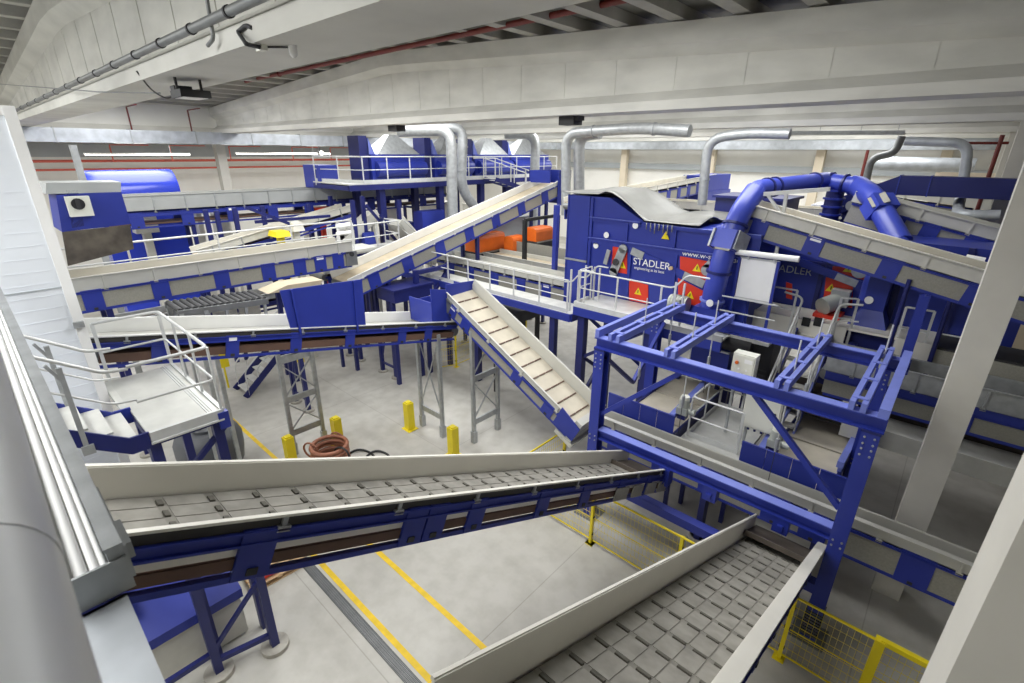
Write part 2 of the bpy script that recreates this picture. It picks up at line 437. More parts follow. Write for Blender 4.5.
zt = girder(2.36, -34.6, .2, 9.98)
girder(11.40, -34.6, 1.0, 9.93)
girder(20.5, -34.6, 1.0, 9.93)
girder(29.6, -34.6, 1.0, 9.93, ribs=False)
girder(38.7, -34.6, 1.0, 9.93, ribs=False)
girder(2.36, 1.2, 16, 9.98, xa=34); girder(11.4, 1.2, 16, 9.93, xa=34); girder(20.5, 1.2, 16, 9.93, xa=34)
for i, yy in enumerate((2.55, 11.45, 20.6, 29.8, 38.8)):
    c = MB(); h = 10.6
    c.box(.47, .97, yy, yy + .5, 0, h)
    if i == 0: c.box(.465, .975, yy - .005, yy + .505, 6.0, 6.012)
    else: c.box(.467, .973, yy - .003, yy + .503, 4.62, 4.632)
    struct(c, 'column', 'colconc')
    struct(MB().box(-35.1, -34.55, yy, yy + .5, 0, 9.93), 'column', 'colconc')
for xx in (-26.3, -17.7, -9.4, -2.0, 6.0):
    struct(MB().box(xx - .3, xx + .3, 45.2, 45.7, 0, 9.5), 'column', 'beige')
struct(MB().box(-35, -34.6, -9, 46, 9.93, 10.25), 'edge_beam', 'conc')
# roof: precast purlins along Y between the girders, deck above, area lights below stand in for rooflights
deck = MB()
for xa, xb in ((-48, -16.5), (-16.5, 16)):
    za = 12.25 - .052 * abs(xa + 16.5) + .25; zb_ = 12.25 - .052 * abs(xb + 16.5) + .25
    deck.hexa([(xa, -9, za), (xb, -9, zb_), (xb, 46, zb_), (xa, 46, za), (xa, -9, za + .15), (xb, -9, zb_ + .15), (xb, 46, zb_ + .15), (xa, 46, za + .15)])
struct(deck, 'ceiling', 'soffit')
pur = MB(); x = -34
while x < 15:
    z = 12.25 - .052 * abs(x + 16.5) + .0
    pur.box(x - .16, x + .16, -9, 46, z, z + .26); x += 1.35
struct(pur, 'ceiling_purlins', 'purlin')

# ================================================================== SORTING GANTRY
g = thing('steel_gantry', 'blue open steel gantry frame with four posts above the ends of the two cleated belts', 'gantry', (-2.9, 9.28, 0))
YF, YB = 9.28, 12.5


def hpost(x, y, z0, z1, name='post'):
    mb = MB(); mb.ibeam((x, y, z0), (x, y, z1), .26, .28, .03); o = mb.build(name, 'blue', g)
    for zz in (2.35, 4.3, 4.52):
        for dx in (-.07, .07):
            for dz in (0, .12): MB().cyl((x + dx, y - .13, zz + dz), (x + dx, y - .165, zz + dz), .018, 6).build('bolt', 'galv', o)
    return o


for x in (-5.54, -.28):
    p = hpost(x, YF, .02, 4.74)
    f = MB(); f.box(x - .14, x + .14, YF - .15, YF + .15, 4.74 - .02, 4.76); f.build('cap_plate', 'navy', p)
    f = MB(); f.box(x - .3, x + .3, YF - .3, YF + .3, 0, .03); f.build('base_plate', 'steel', p)
for x in (-5.75, -.5):
    hpost(x, YB, .02, 4.74)
# hazard mesh wrap at the right post foot
w = MB()
for i in range(9): w.box(-.43, -.13, YF - .17, YF + .17, .10 + i * .07, .135 + i * .07)
w.build('foot_guard', 'grating', g)
MB().ibeam((-5.70, YF, 4.88), (-.12, YF, 4.88), .24, .26, .025, up=(0, 0, 1)).build('top_beam', 'blue', g)
MB().ibeam((-5.9, YB, 4.86), (-.1, YB, 4.86), .24, .26, .025).build('top_beam', 'blue', g)
MB().bar((-5.68, YF, 5.02), (-.14, YF, 5.02), .22, .012).build('beam_dust_sheen_top', 'ltblue', g)  # paler top strip: dust, with lit sheen put into its colour
MB().bar((-5.9, YB, 5.0), (-.1, YB, 5.0), .22, .012).build('beam_dust_sheen_top', 'ltblue', g)
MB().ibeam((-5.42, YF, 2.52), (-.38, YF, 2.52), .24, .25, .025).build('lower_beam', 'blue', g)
MB().bar((-5.42, YF, 2.652), (-.38, YF, 2.652), .22, .012).build('beam_dust_sheen_top', 'ltblue', g)
MB().bar((-5.42, YF, 1.18), (-.38, YF, 1.18), .22, .22).build('lower_beam', 'blue', g)


def crosspair(xc, sep, m):
    for dx in (-sep / 2, sep / 2):
        mb = MB(); mb.bar((xc + dx, YF - .12, 5.11), (xc + dx, YB + .12, 5.11), .085, .16); mb.build('cross_channel', m, g)
    for k in range(4):
        yy = YF + .1 + k * (YB - YF - .2) / 3; MB().box(xc - sep / 2 - .02, xc + sep / 2 + .02, yy - .05, yy + .05, 5.185, 5.205).build('clamp_plate', m, g)


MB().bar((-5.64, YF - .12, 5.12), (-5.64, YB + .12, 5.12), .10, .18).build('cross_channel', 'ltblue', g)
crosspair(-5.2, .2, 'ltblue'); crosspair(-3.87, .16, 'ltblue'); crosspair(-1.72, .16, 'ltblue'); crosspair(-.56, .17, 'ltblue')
MB().bar((-.2, YF - .1, 5.10), (-.2, YB + .12, 5.10), .15, .16).build('cross_channel', 'ltblue', g)
MB().bar((-5.42, YF, 3.06), (-3.6, YF, 4.74), .10, .10).build('diagonal_brace', 'blue', g)
MB().bar((-.40, YF, 3.06), (-2.15, YF, 4.74), .10, .10).build('diagonal_brace', 'blue', g)
MB().bar((-5.5, YF + .1, 4.5), (-5.5, 10.9, 3.3), .09, .09).build('diagonal_brace', 'navy', g)
MB().bar((-5.5, YB - .1, 4.6), (-5.5, 10.9, 3.3), .09, .09).build('diagonal_brace', 'blue', g)
MB().bar((-.3, YF + .1, 4.5), (-.3, 10.9, 3.3), .09, .09).build('diagonal_brace', 'navy', g)
for x, y, zb in ((-5.2, 10.6, 3.9), (-3.87, 10.3, 3.7), (-3.87, 11.6, 4.3), (-1.72, 10.0, 3.6), (-1.72, 11.8, 4.2), (-.56, 12.3, 5.0), (-5.2, 12.2, 4.4)):
    t = MB(); t.cyl((x, y, zb), (x, y, 5.75), .016, 6); o = t.build('hanger_rod', 'rail', g)
    k = MB(); k.cyl((x, y, zb - .22), (x, y, zb), .04, 8); k.cyl((x, y, zb - .30), (x, y, zb - .22), .025, 8); k.build('turnbuckle', 'galv', o)
    MB().cyl((x, y, zb - 1.0), (x, y, zb - .3), .008, 5).build('hanger_cable', 'dark', o)
for x in (-2.6, -1.2):
    k = MB(); k.box(x - .14, x + .14, YF - .1, YF + .1, 2.05, 2.39); k.box(x - .05, x + .05, YF - .16, YF + .02, 2.15, 2.25); k.build('hanging_bracket', 'blue', g)
k = MB(); k.box(-3.75, -3.5, YF - .14, YF + .1, 1.95, 2.39); k.cyl((-3.62, YF - .15, 2.1), (-3.62, YF - .28, 2.1), .06, 10); k.build('hanging_bracket', 'blue', g)

# ================================================================== NEAR CLEATED BELTS (fall away from the camera towards the gantry)
def ys(*px): return [at(p[0], p[1], x=-3.65).y for p in px]


pl = ys((272, 548), (422, 523), (443, 519), (482, 511), (547, 501), (588, 492), (623, 485), (650, 479))
conveyor('grey cleated belt dropping from lower left to the gantry above a brown return belt', 'Y', -4.70, -3.65, (-1.6, 7.46), (9.55, 2.18),
         wall=.28, wallm='cream', style='open', plates=pl, plate_w=.27, depth=.54, cleats=(5, .37, .45, 1.36, .006), name='cleated_belt_conveyor', fold=.05, shade_strip=True, chan=-.11)
gp = thing('guard_panel_set', 'grey perforated guard panels on the lower end of the left cleated belt', 'guard', at(610, 490, x=-3.60))
F = Frame('Y', -1.6, 7.46, 9.55, 2.18)
for ua, ub in zip([7.05, 7.75, 8.4, 9.0], [7.55, 8.2, 8.85, 9.45]):
    k = MB(); F.box(k, ua, ub, -3.60, -3.578, -.50, -.26); F.box(k, ua, ub, -3.578, -3.565, -.50, -.49); k.build('guard_sheet', 'panel', gp)
conveyor('wide grey belt with short ridges between two pale walls at the bottom of the photo', 'Y', -1.71, -.57, (1.2, 5.99), (9.6, 1.94),
         wall=.38, wallm='cream', style='open', depth=.78, cleats=(5, .425, .62, 2.74, .006), name='cleated_belt_conveyor', plates=[2.2, 3.2, 4.2, 5.2, 6.2, 7.2, 8.2, 9.1], plate_w=.24, gap=.10, fold=.15, fold_far=.03)
for (t0, t1, lb, F) in ((-4.70, -3.65, 'dark steel tail plate under the gantry at the foot of the left cleated belt', Frame('Y', -1.6, 7.46, 9.55, 2.18)),
                        (-1.71, -.57, 'dark steel tail plate under the gantry at the foot of the right cleated belt', Frame('Y', 1.2, 5.99, 9.6, 1.94))):
    k = MB(); F.box(k, 8.75, 9.7, t0 + .03, t1 - .03, -.262, -.22); F.box(k, 8.7, 8.78, t0 + .03, t1 - .03, -.27, -.18)
    tag(k.build('tail_cover_plate', 'darkbelt'), lb, 'cover plate')

# ================================================================== LEVEL BELT BEHIND THE GANTRY FRONT (along X)
root, F = conveyor('long level belt conveyor passing behind the gantry front posts with grey outer wall', 'X', 10.15, 10.48, (-6.1, 2.46), (9.0, 2.46), wall=.22, style='panel', depth=.98, fold=.12, fold_far=.03,
                   plates=[-5.4, -4.1, -2.9, -1.5, -.75, .9, 2.4, 4, 5.6, 7.2], plate_w=.5, belt='darkbelt', wallm='sheet', gap=.06, stickers=(-4.1,), legs=((-3.0, 0, 'navy'), (3.4, 0, 'navy')))
for x0, x1, lb in ((-6.0, -4.1, 'row of blue splash boards on the level belt behind the left gantry post'), (-2.5, -.42, 'row of blue splash boards on the level belt beside the right gantry post')):
    sb = thing('splash_board', lb, 'splash board', ((x0 + x1) / 2, 10.57, 2.35))
    n = 4; w = (x1 - x0) / n
    for i in range(n):
        k = MB(); k.box(x0 + i * w + .006, x0 + (i + 1) * w - .006, 10.56, 10.58, 2.30, 2.95); k.box(x0 + i * w + .006, x0 + (i + 1) * w - .006, 10.54, 10.59, 2.93, 2.955); k.build('board', 'blue', sb)
# flat sorter tables inside the gantry
for x0, x1, cuts, lb in ((-5.6, -4.15, (10.66, 11.12, 12.6, 14.2), 'flat dusty sorter belt table inside the left half of the gantry'), (-2.02, -.72, (10.66, 12.58, 14.05, 14.6), 'flat dusty sorter belt table inside the right half of the gantry')):
    t = thing('sorter_belt_table', lb, 'belt table', ((x0 + x1) / 2, 12.7, 0)); ya, yb = cuts[0], cuts[-1]
    for c0, c1 in zip(cuts, cuts[1:]): MB().box(x0, x1, c0 + .04, c1 - .04, 2.26, 2.38).build('belt_bed', 'tablebelt', t)
    for xx in (x0 - .06, x1): MB().box(xx, xx + .06, ya, yb, 2.1, 2.42).build('side_frame', 'navy', t)
    MB().box(x0, x1, ya, yb, 2.0, 2.14).build('under_tray', 'brown', t)
    for xx in (x0, x1):
        for yy in (ya + .2, yb - .2): MB().bar((xx, yy, 0), (xx, yy, 2.1), .1).build('leg', 'navy', t)
k = MB(); k.bar((-.71, 11.6, 2.62), (-.66, 14.1, 2.62), .13, .16)
for yy in (11.7, 14.0): k.bar((-.7, yy, 2.40), (-.7, yy, 2.6), .08)
tag(k.build('guide_beam', 'ltblue'), 'light blue beam along the right side of the right sorter table', 'beam')
# middle service platform between the tables
t = thing('service_platform', 'small pale service platform with handrail between the two sorter tables', 'platform', (-3.3, 12, 0))
MB().box(-4.05, -2.55, 10.62, 13.4, 2.12, 2.2).build('deck', 'deck', t)
railing(t, [(-3.95, 13.3, 2.2), (-3.95, 11.15, 2.2), (-2.72, 11.15, 2.2)], 1.12, 1.1, r=.028)
railing(t, [(-3.95, 13.3, 2.2), (-2.72, 13.3, 2.2)], 1.12, .7, r=.024)
for x in (-3.9, -2.8):
    for y in (11.3, 13): MB().bar((x, y, 0), (x, y, 2.12), .1).build('leg', 'navy', t)
# drive motors with blue inclined stands
for (px, py, lb) in ((684, 406, 'grey vertical drive motor beside the left sorter table'), (776, 438, 'grey vertical drive motor beside the right sorter table')):
    p = at(px, py, y=11.2); t = thing('drive_motor', lb, 'motor', (p.x, p.y, p.z - .35), 'drive motors inside the gantry')
    MB().cyl((p.x, p.y, p.z - .02), (p.x, p.y, p.z + .2), .13, 16).build('motor_body', 'motor', t)
    MB().cyl((p.x, p.y, p.z + .2), (p.x, p.y, p.z + .28), .11, 16).build('fan_cowl', 'cab', t)
    k = MB(); k.box(p.x - .14, p.x + .14, p.y - .14, p.y + .14, p.z - .2, p.z - .02); k.cyl((p.x + .1, p.y, p.z - .1), (p.x + .3, p.y, p.z - .1), .09, 12); k.build('gearbox', 'motor', t)
    MB().bar((p.x - .2, p.y - .2, p.z - .3), (p.x - .25, p.y + 2.4, p.z - .1), .14).build('motor_stand', 'ltblue', t)
    MB().box(p.x - .1, p.x + .1, p.y - .1, p.y + .1, p.z - .35, p.z - .2).build('base', 'navy', t)
# control cabinets
a = at(725, 396, y=11.8); b = at(757, 356, y=11.8)
t = thing('control_cabinet', 'white enamel control box with orange switch and round buttons behind the gantry top beam', 'control box', ((a.x + b.x) / 2, 11.95, 2.2))
x0, x1, z0, z1 = a.x + .02, b.x, 3.60, 4.50
MB().box(x0, x1, 11.8, 12.1, z0, z1).build('enclosure', 'cab', t)
MB().box(x0 + .03, x1 - .03, 11.775, 11.8, z0 + .03, z1 - .03).build('door', 'cab', t)
MB().cyl((x0 + .12, 11.775, z1 - .22), (x0 + .12, 11.73, z1 - .22), .04, 12).build('main_switch', 'orange', t)
for dx in (.18, .36):
    for dz in (.38, .52): MB().cyl((x0 + dx, 11.775, z1 - dz), (x0 + dx, 11.755, z1 - dz), .025, 10).build('push_button', 'white', t)
MB().box(x1 - .24, x1 - .06, 11.77, 11.775, z1 - .2, z1 - .1).build('nameplate', 'white', t)
for xx in (x0 + .08, x1 - .08): MB().bar((xx, 12.0, 2.2), (xx, 12.0, z0 + .05), .06).build('leg', 'galv', t)
t = thing('control_cabinet', 'large white control cabinet seen below the gantry top beam near the diagonal brace', 'cabinet', (-2.05, 11.7, 2.2))
x0, x1, z0, z1 = -2.83, -2.02, 2.85, 3.98
MB().box(x0, x1, 11.45, 11.8, z0, z1).build('enclosure', 'cab', t)
MB().box(x0 + .03, x1 - .03, 11.42, 11.45, z0 + .05, z1 - .05).build('door', 'cab', t)
MB().cyl((x1 - .12, 11.42, 3.4), (x1 - .12, 11.38, 3.4), .03, 8).build('door_latch', 'black', t)
for i in range(4): MB().cyl((x0 + .15 + i * .15, 11.6, z0), (x0 + .15 + i * .15, 11.6, z0 - .13), .03, 8).build('cable_gland', 'navy', t)
for xx in (x0 + .08, x1 - .08): MB().bar((xx, 11.7, 2.2), (xx, 11.7, z0 + .03), .06).build('leg', 'galv', t)

# ================================================================== STEEP FEED CONVEYOR (along X) AND ITS HOOD
conveyor('short steep conveyor with pale ribbed belt climbing left from the gantry post', 'X', 9.5, 10.62, (-11.35, 4.98), (-6.2, 2.30), wall=.14, far_h=.2, style='panel', depth=.62, belt='tablebelt', wallm='sheet',
         plates=[-10.9, -10.3, -8.2, -7.05], plate_w=.34, gap=.06, cleats=None, end_plate=(-11.2,), stickers=(-10.9,), fold=.05, name='steep_conveyor')
F = Frame('X', -11.35, 4.98, -6.2, 2.30); rib = thing('belt_rib_set', 'dark cross ribs on the belt of the short steep conveyor', 'belt ribs', F.p(-8.8, 10.06, -.2))
for i in range(11):
    k = MB(); u = -10.95 + i * .44
    for ta, tb in ((9.62, 9.9), (9.94, 10.2), (10.24, 10.52)): F.box(k, u, u + .03, ta, tb, -.14, -.11)
    k.build('rib', 'brown', rib)
k = MB(); F.box(k, -6.6, -6.05, 9.42, 10.7, -.75, -.62); F.box(k, -6.3, -6.12, 9.45, 10.66, -.62, .12)
tag(k.build('chute_end', 'sheet'), 'grey box end at the foot of the short steep conveyor', 'chute')
k = MB(); k.poly([F.p(-6.75, 9.40, -.5), F.p(-6.1, 9.40, -.5), F.p(-6.1, 9.40, .0), F.p(-6.75, 9.40, .12)], (0, .03, 0))
tag(k.build('guard_plate', 'blue'), 'blue triangular guard plate beside the gantry left post', 'guard')
h = thing('discharge_hood', 'blue open hood over the top of the short steep conveyor', 'hood', (-11.8, 10.1, 3.9))
A, B, Cc, Dd = at(428, 286, x=-11.25), at(449, 283, x=-11.25), at(447, 317, x=-11.25), at(429, 320, x=-11.25)
k = MB(); k.poly([(-11.3, 8.85, 5.18), (-11.3, 9.45, 5.05), (-11.3, 9.45, 4.0), (-11.3, 8.9, 4.0)], (-.03, 0, 0)); k.build('side_sheet', 'blue', h)
k = MB(); k.poly([(-11.3, 9.45, 5.2), (-11.35, 10.75, 5.1), (-11.35, 10.75, 4.55), (-11.3, 9.45, 4.0)], (-.03, 0, 0)); k.build('side_sheet', 'blue', h)
k = MB(); k.box(-12.4, -11.3, 8.85, 8.88, 4.0, 4.75); k.box(-12.4, -12.37, 8.85, 10.75, 4.0, 4.6); k.box(-12.4, -11.3, 10.72, 10.75, 4.0, 4.9); k.build('back_sheet', 'blue', h)

# ================================================================== COLLECTING CONVEYOR UNDER THE HOOPER PANEL (along Y)
ypl = [at(x, 338, x=-11.3).y for x in (160, 234, 298, 352, 404, 430)]
conveyor('pale conveyor with white wall and blue brackets running across the left middle', 'Y', -12.4, -11.3, (.97, 5.82), (9.9, 3.92), wall=.2, far_h=.08, style='open', plates=ypl, plate_w=.26, depth=.62,
         wallm='whites', belt='sheet', shade_strip=True, chan=-.12, stickers=(ypl[1],), name='belt_conveyor')
F = Frame('Y', .2, 5.98, 9.9, 3.92)
t = thing('hopper_shield', 'large blue sheet hopper shield standing on the pale left conveyor', 'hopper panel', F.p(5.7, -11.28, 0))
ya, yb = at(291, 327, x=-11.28).y, at(366, 325, x=-11.28).y
za, zb_ = at(288, 289, x=-11.28).z, at(363, 279, x=-11.28).z
pts = [F.p(ya, -11.27, -.05), F.p(yb, -11.27, -.05), V3((-11.27, yb + .02, zb_)), V3((-11.27, ya - .12, za))]
MB().poly(pts, (-.03, 0, 0)).build('sheet', 'blue', t)
for f in (.1, .86):
    p0 = pts[0].lerp(pts[1], f); p1 = pts[3].lerp(pts[2], f + .02)
    MB().bar(p0 + V3((.03, 0, -.12)), p1 + V3((.03, 0, 0)), .05).build('stiffener', 'blue', t)


def tower(x0, y0, x1, y1, zt_, lb, braces):
    t = thing('support_tower', lb, 'support tower', ((x0 + x1) / 2, (y0 + y1) / 2, 0))
    for x, y in ((x0, y0), (x1, y1)):
        L = MB(); L.bar((x, y, .0), (x, y, zt_), .11, .11); lo = L.build('leg', 'galv', t)
        MB().box(x - .08, x + .08, y - .08, y + .08, 0, .42).build('foot_sleeve', 'galv', lo)
    bz = [.75] + braces
    for z in bz: MB().bar((x0, y0, z), (x1, y1, z), .05, .2).build('cross_bar', 'galv', t)
    zs = bz + [zt_ - .1]
    for a, b in zip(zs, zs[1:]):
        MB().bar((x0, y0, a + .1), (x1, y1, b - .1), .035).build('diagonal', 'galv', t); MB().bar((x1, y1, a + .1), (x0, y0, b - .1), .035).build('diagonal', 'galv', t)


tower(-12.38, 9.03, -11.28, 9.03, 3.7, 'galvanised lattice tower under the right end of the pale left conveyor', [])
tower(-10.27, 9.52, -10.27, 10.65, 3.95, 'galvanised lattice tower under the short steep conveyor', [2.3])
tower(-13.95, 5.18, -13.95, 6.18, 3.55, 'galvanised lattice tower below the blue hopper panel', [1.9, 3.2])

# blue guard and a dark recess seen through the gantry
a, b = at(664, 372, y=13.3), at(733, 336, y=13.3)
t = thing('conveyor_guard', 'blue guard box with pale top rail behind the gantry beside the control box', 'guard', ((a.x + b.x) / 2, 13.7, 0))
MB().box(at(690, 360, y=13.3).x, b.x, 13.3, 14.2, at(715, 372, y=13.3).z, at(715, 345, y=13.3).z).build('guard_box', 'blue', t)
MB().cyl((a.x, 13.5, b.z - .25), (b.x + .5, 13.5, b.z - .25), .28, 16).build('drum', 'dark', t)
MB().bar((a.x, 13.25, b.z - .5), (b.x, 13.25, b.z - .5), .06).build('top_rail', 'rail', t)
for xx in (a.x + .2, b.x - .1): MB().bar((xx, 13.9, 0), (xx, 13.9, a.z + .2), .14).build('leg', 'navy', t)
a, b = at(738, 388, y=13.6), at(775, 342, y=13.6)
t = thing('dark_recess_box', 'black stand-in for the dark recess behind the white control box in the gantry', 'housing', ((a.x + b.x) / 2, 13.9, 0))
MB().box(a.x, b.x, 13.6, 14.4, a.z, b.z).build('casing', 'black', t)  # black box added where there is only a dark recess
k = MB()
for i in range(5): k.box(a.x + .06, b.x - .06, 13.58, 13.6, a.z + .12 + i * .14, a.z + .17 + i * .14)
k.build('recess_slat', 'dark', t)
for xx in (a.x + .08, b.x - .08): MB().bar((xx, 14.0, 0), (xx, 14.0, a.z), .1).build('leg', 'navy', t)

# ================================================================== LEFT LONG CONVEYOR (grey panels) AND INCLINED CONVEYOR
p5 = [at(x, 270, x=-16.2).y for x in (84, 156, 220, 268, 300, 321, 339)]
conveyor('long level conveyor with grey panels and blue brackets across the left half', 'Y', -17.4, -16.2, (.4, 5.98), (9.25, 5.98), wall=.34, style='panel', plates=p5, plate_w=.42, depth=.92, belt='tan',
         wallm='sheet', gap=.02, stickers=(p5[5],), end_plate=(9.15,), legs=((6.8, 0, 'navy'), (2.0, 0, 'navy')), name='belt_conveyor')
t = thing('walkway', 'narrow walkway with two white rails behind the long level left conveyor', 'walkway', (-18.2, 6, 5.3))
MB().box(-18.8, -17.6, .5, 11.2, 5.25, 5.35).build('deck', 'deck', t)
railing(t, [(-17.75, .6, 5.5), (-17.75, 10.2, 5.5)], 1.0, 2.4, r=.03, toe=False)
MB().bar((-18.2, 1, 0), (-18.2, 1, 5.25), .14).build('leg', 'navy', t); MB().bar((-18.2, 10, 0), (-18.2, 10, 5.25), .14).build('leg', 'navy', t)
p7 = [9.9, 11.5, 13.2, 14.9, 16.6, 18.4, 20.2]
conveyor('long inclined conveyor with tan belt rising to the right behind the railed walkway', 'Y', -17.4, -16.2, (8.9, 4.62), (21.6, 7.68), wall=.16, far_h=.14, style='panel', plates=p7, plate_w=.5, depth=.80, belt='tan', wallm='whites',
         gap=.03, legs=((10.7, 0, 'navy'), (15.6, 0, 'navy'), (20.6, 0, 'navy')), name='inclined_conveyor')
k = MB(); k.box(-17.5, -16.1, 20.6, 20.65, 7.55, 8.15); k.box(-17.5, -17.46, 20.6, 22.4, 6.6, 8.15); k.box(-16.14, -16.1, 21.3, 22.4, 6.4, 8.15); k.box(-17.5, -16.1, 22.36, 22.4, 6.4, 8.15)
tag(k.build('discharge_hood', 'blue'), 'blue hood at the top of the long inclined conveyor', 'hood')
t = thing('steel_trestle', 'pair of navy legs on round pads left of the inclined conveyor legs', 'trestle', (-19.5, 10.7, 0))
leg_pair(t, 'Y', 10.7, -20.0, -19.05, 3.6, 0, 'navy')
conveyor('short grey conveyor crossing under the long inclined conveyor', 'Y', -20.1, -18.95, (9.4, 4.5), (14.5, 4.5), wall=.2, style='panel', depth=.7, wallm='whites', belt='tan')
# chute at the left end
t = thing('feed_chute', 'blue feed chute with reflection-brown open front over the left end of the long conveyor', 'chute', (-16.3, 2.2, 5.9))
xa = -15.9
P = lambda px, py: at(px, py, x=xa)
MB().poly([P(56, 195), P(121, 191), P(131, 224), P(62, 232)], (-1.3, 0, 0)).build('hood_body', 'blue', t)
MB().poly([P(62, 232), P(130, 225), P(134, 249), P(68, 266)], (-.03, 0, 0)).build('flap', 'flapreflect', t)
MB().poly([P(46, 183), P(121, 182), P(121, 192), P(46, 194)], (-1.2, 0, 0)).build('top_channel', 'greywall', t)
MB().poly([P(66, 190), P(78, 190), P(84, 226), P(72, 228)], (-1.2, 0, 0)).build('side_plate', 'navy', t)
q = P(78, 206)
t2 = thing('junction_box', 'small white fan box with black grille on the blue feed chute', 'junction box', (xa + .2, q.y, q.z - .45))
MB().box(xa + .02, xa + .22, P(66, 205).y, P(90, 205).y, P(75, 216).z, P(75, 196).z).build('enclosure', 'cab', t2)
c = at(78, 204, x=xa + .22)
MB().cyl((xa + .22, c.y, c.z), (xa + .25, c.y, c.z), .13, 16).build('fan_grille', 'black', t2)
MB().box(xa + .25, xa + .27, c.y - .04, c.y + .04, c.z - .12, c.z + .12).build('grille_bar', 'dark', t2)

# grey roller conveyor under the long one
t = thing('roller_conveyor', 'grey open-frame roller conveyor beneath the long level left conveyor', 'roller conveyor', (-14.5, 4.5, 0))
a, b = at(178, 314, x=-14.0), at(268, 301, x=-14.0)
for x in (-14.0, -15.1): 
    MB().bar((x, a.y, a.z), (x, b.y, b.z), .08, .16).build('side_frame', 'steel', t); MB().bar((x, a.y, a.z - .55), (x, b.y, b.z - .55), .06, .08).build('side_frame', 'galv', t)
    for f in (.08, .3, .5, .72, .95):
        p = V3((x, a.y, a.z)).lerp(V3((x, b.y, b.z)), f); MB().bar(p, p - V3((0, 0, .6)), .07).build('strut', 'galv', t)
    for f in (.03, .28):
        p = V3((x, a.y, a.z)).lerp(V3((x, b.y, b.z)), f); MB().bar((p.x, p.y, 0), p, .1).build('leg', 'galv', t)
for i in range(14):
    p = V3((0, a.y, a.z)).lerp(V3((0, b.y, b.z)), (i + .5) / 14); MB().cyl((-15.08, p.y, p.z + .06), (-14.02, p.y, p.z + .06), .07, 8).build('roller', 'dark', t)
k = MB(); k.poly([at(268, 294, x=-14), at(320, 286, x=-14), at(323, 280, x=-14), at(288, 285, x=-14)], (-.7, 0, 0))
k.build('discharge_tray', 'tan', t)
a, b = at(190, 330, x=-14.6), at(262, 318, x=-14.6)
for f0, f1 in ((0, .3), (.33, .66), (.69, 1)):
    p, q = a.lerp(b, f0), a.lerp(b, f1); k = MB(); k.hexa([(-14.62, p.y, p.z - .35), (-14.58, p.y, p.z - .35), (-14.58, q.y, q.z - .35), (-14.62, q.y, q.z - .35), (-14.62, p.y, p.z + .42), (-14.58, p.y, p.z + .42), (-14.58, q.y, q.z + .42), (-14.62, q.y, q.z + .42)]); k.build('guard_sheet', 'bwhite', t)

# ================================================================== LEFT PLATFORM WITH STAIR, WHITE CABIN, DRUM
t = thing('access_platform', 'pale railed access platform on blue legs beside the white cabin wall', 'platform', (-9.8, 1.55, 0))
ZD = 4.95; x0, x1, y0, y1 = -11.15, -8.42, 1.05, 2.08
MB().box(x0, x1, y0, y1, ZD - .05, ZD).build('deck', 'deck', t)
k = MB(); k.box(x1 - .02, x1 + .04, y0, y1, ZD - .16, ZD + .03); k.box(x0, x1, y1 - .02, y1 + .04, ZD - .16, ZD + .03); k.box(x1, x1 + .07, y0, y1, ZD - .16, ZD - .13); k.build('edge_channel', 'rail', t)
for k2 in range(3): MB().box(x0, x1, y1 - .12 - k2 * .04, y1 - .10 - k2 * .04, ZD, ZD + .012).build('deck_ridge', 'rail', t)
k = MB(); k.box(x1 - .06, x1 + .06, y1 - .08, y1 + .08, ZD - .32, ZD - .02); k.build('corner_bracket', 'blue', t)
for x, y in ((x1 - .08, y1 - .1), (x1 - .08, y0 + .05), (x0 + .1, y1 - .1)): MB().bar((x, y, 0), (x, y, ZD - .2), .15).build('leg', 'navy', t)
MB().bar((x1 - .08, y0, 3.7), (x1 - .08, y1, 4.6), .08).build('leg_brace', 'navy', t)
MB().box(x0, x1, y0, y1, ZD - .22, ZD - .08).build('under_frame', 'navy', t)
railing(t, [(x0, y0 + .02, ZD), (x0, y1, ZD), (x1, y1, ZD), (x1, y0 - .02, ZD)], 1.13, .9, r=.028, toe=False, skip=[(x1, y0, ZD)])
s = thing('stair', 'blue stringer stair rising from the access platform past the white cabin', 'stair', (-9.0, .5, 4.7))
sx0, sx1 = -9.55, x1
MB().box(-11.15, sx0, .95, 1.05, ZD - .1, ZD).build('landing_edge', 'deck', s)
for i in range(6):
    MB().box(sx0 + .05, sx1 - .04, .66 - i * .25, .92 - i * .25, ZD - .01 + i * .175, ZD + .02 + i * .175).build('tread', 'deck', s)
for x in (sx0, sx1):
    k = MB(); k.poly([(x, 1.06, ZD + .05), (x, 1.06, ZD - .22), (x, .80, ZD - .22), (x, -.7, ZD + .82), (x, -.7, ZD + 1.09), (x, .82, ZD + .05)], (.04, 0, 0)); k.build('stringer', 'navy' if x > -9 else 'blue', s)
    pts = [(x, 1.04, ZD + 1.1), (x, .76, ZD + 1.13), (x, -.7, ZD + 2.15)]
    MB().tube(rounded(pts, .1), .026, 8).build('handrail', 'rail', s)
    MB().tube(rounded([(a, b, c - .5) for a, b, c in pts], .1), .016, 6).build('mid_rail', 'rail', s)
    MB().bar((x + .02, .34, ZD + .1), (x + .02, .34, ZD + 1.35), .06).build('post', 'galv', s)
    MB().bar((x + .02, .34, ZD + 1.15), (x + .02, .22, ZD + 1.42), .04).build('rail_bracket', 'galv', s)
    MB().box(x - .04, x + .07, .28, .42, ZD + .02, ZD + .16).build('post_foot', 'galv', s)

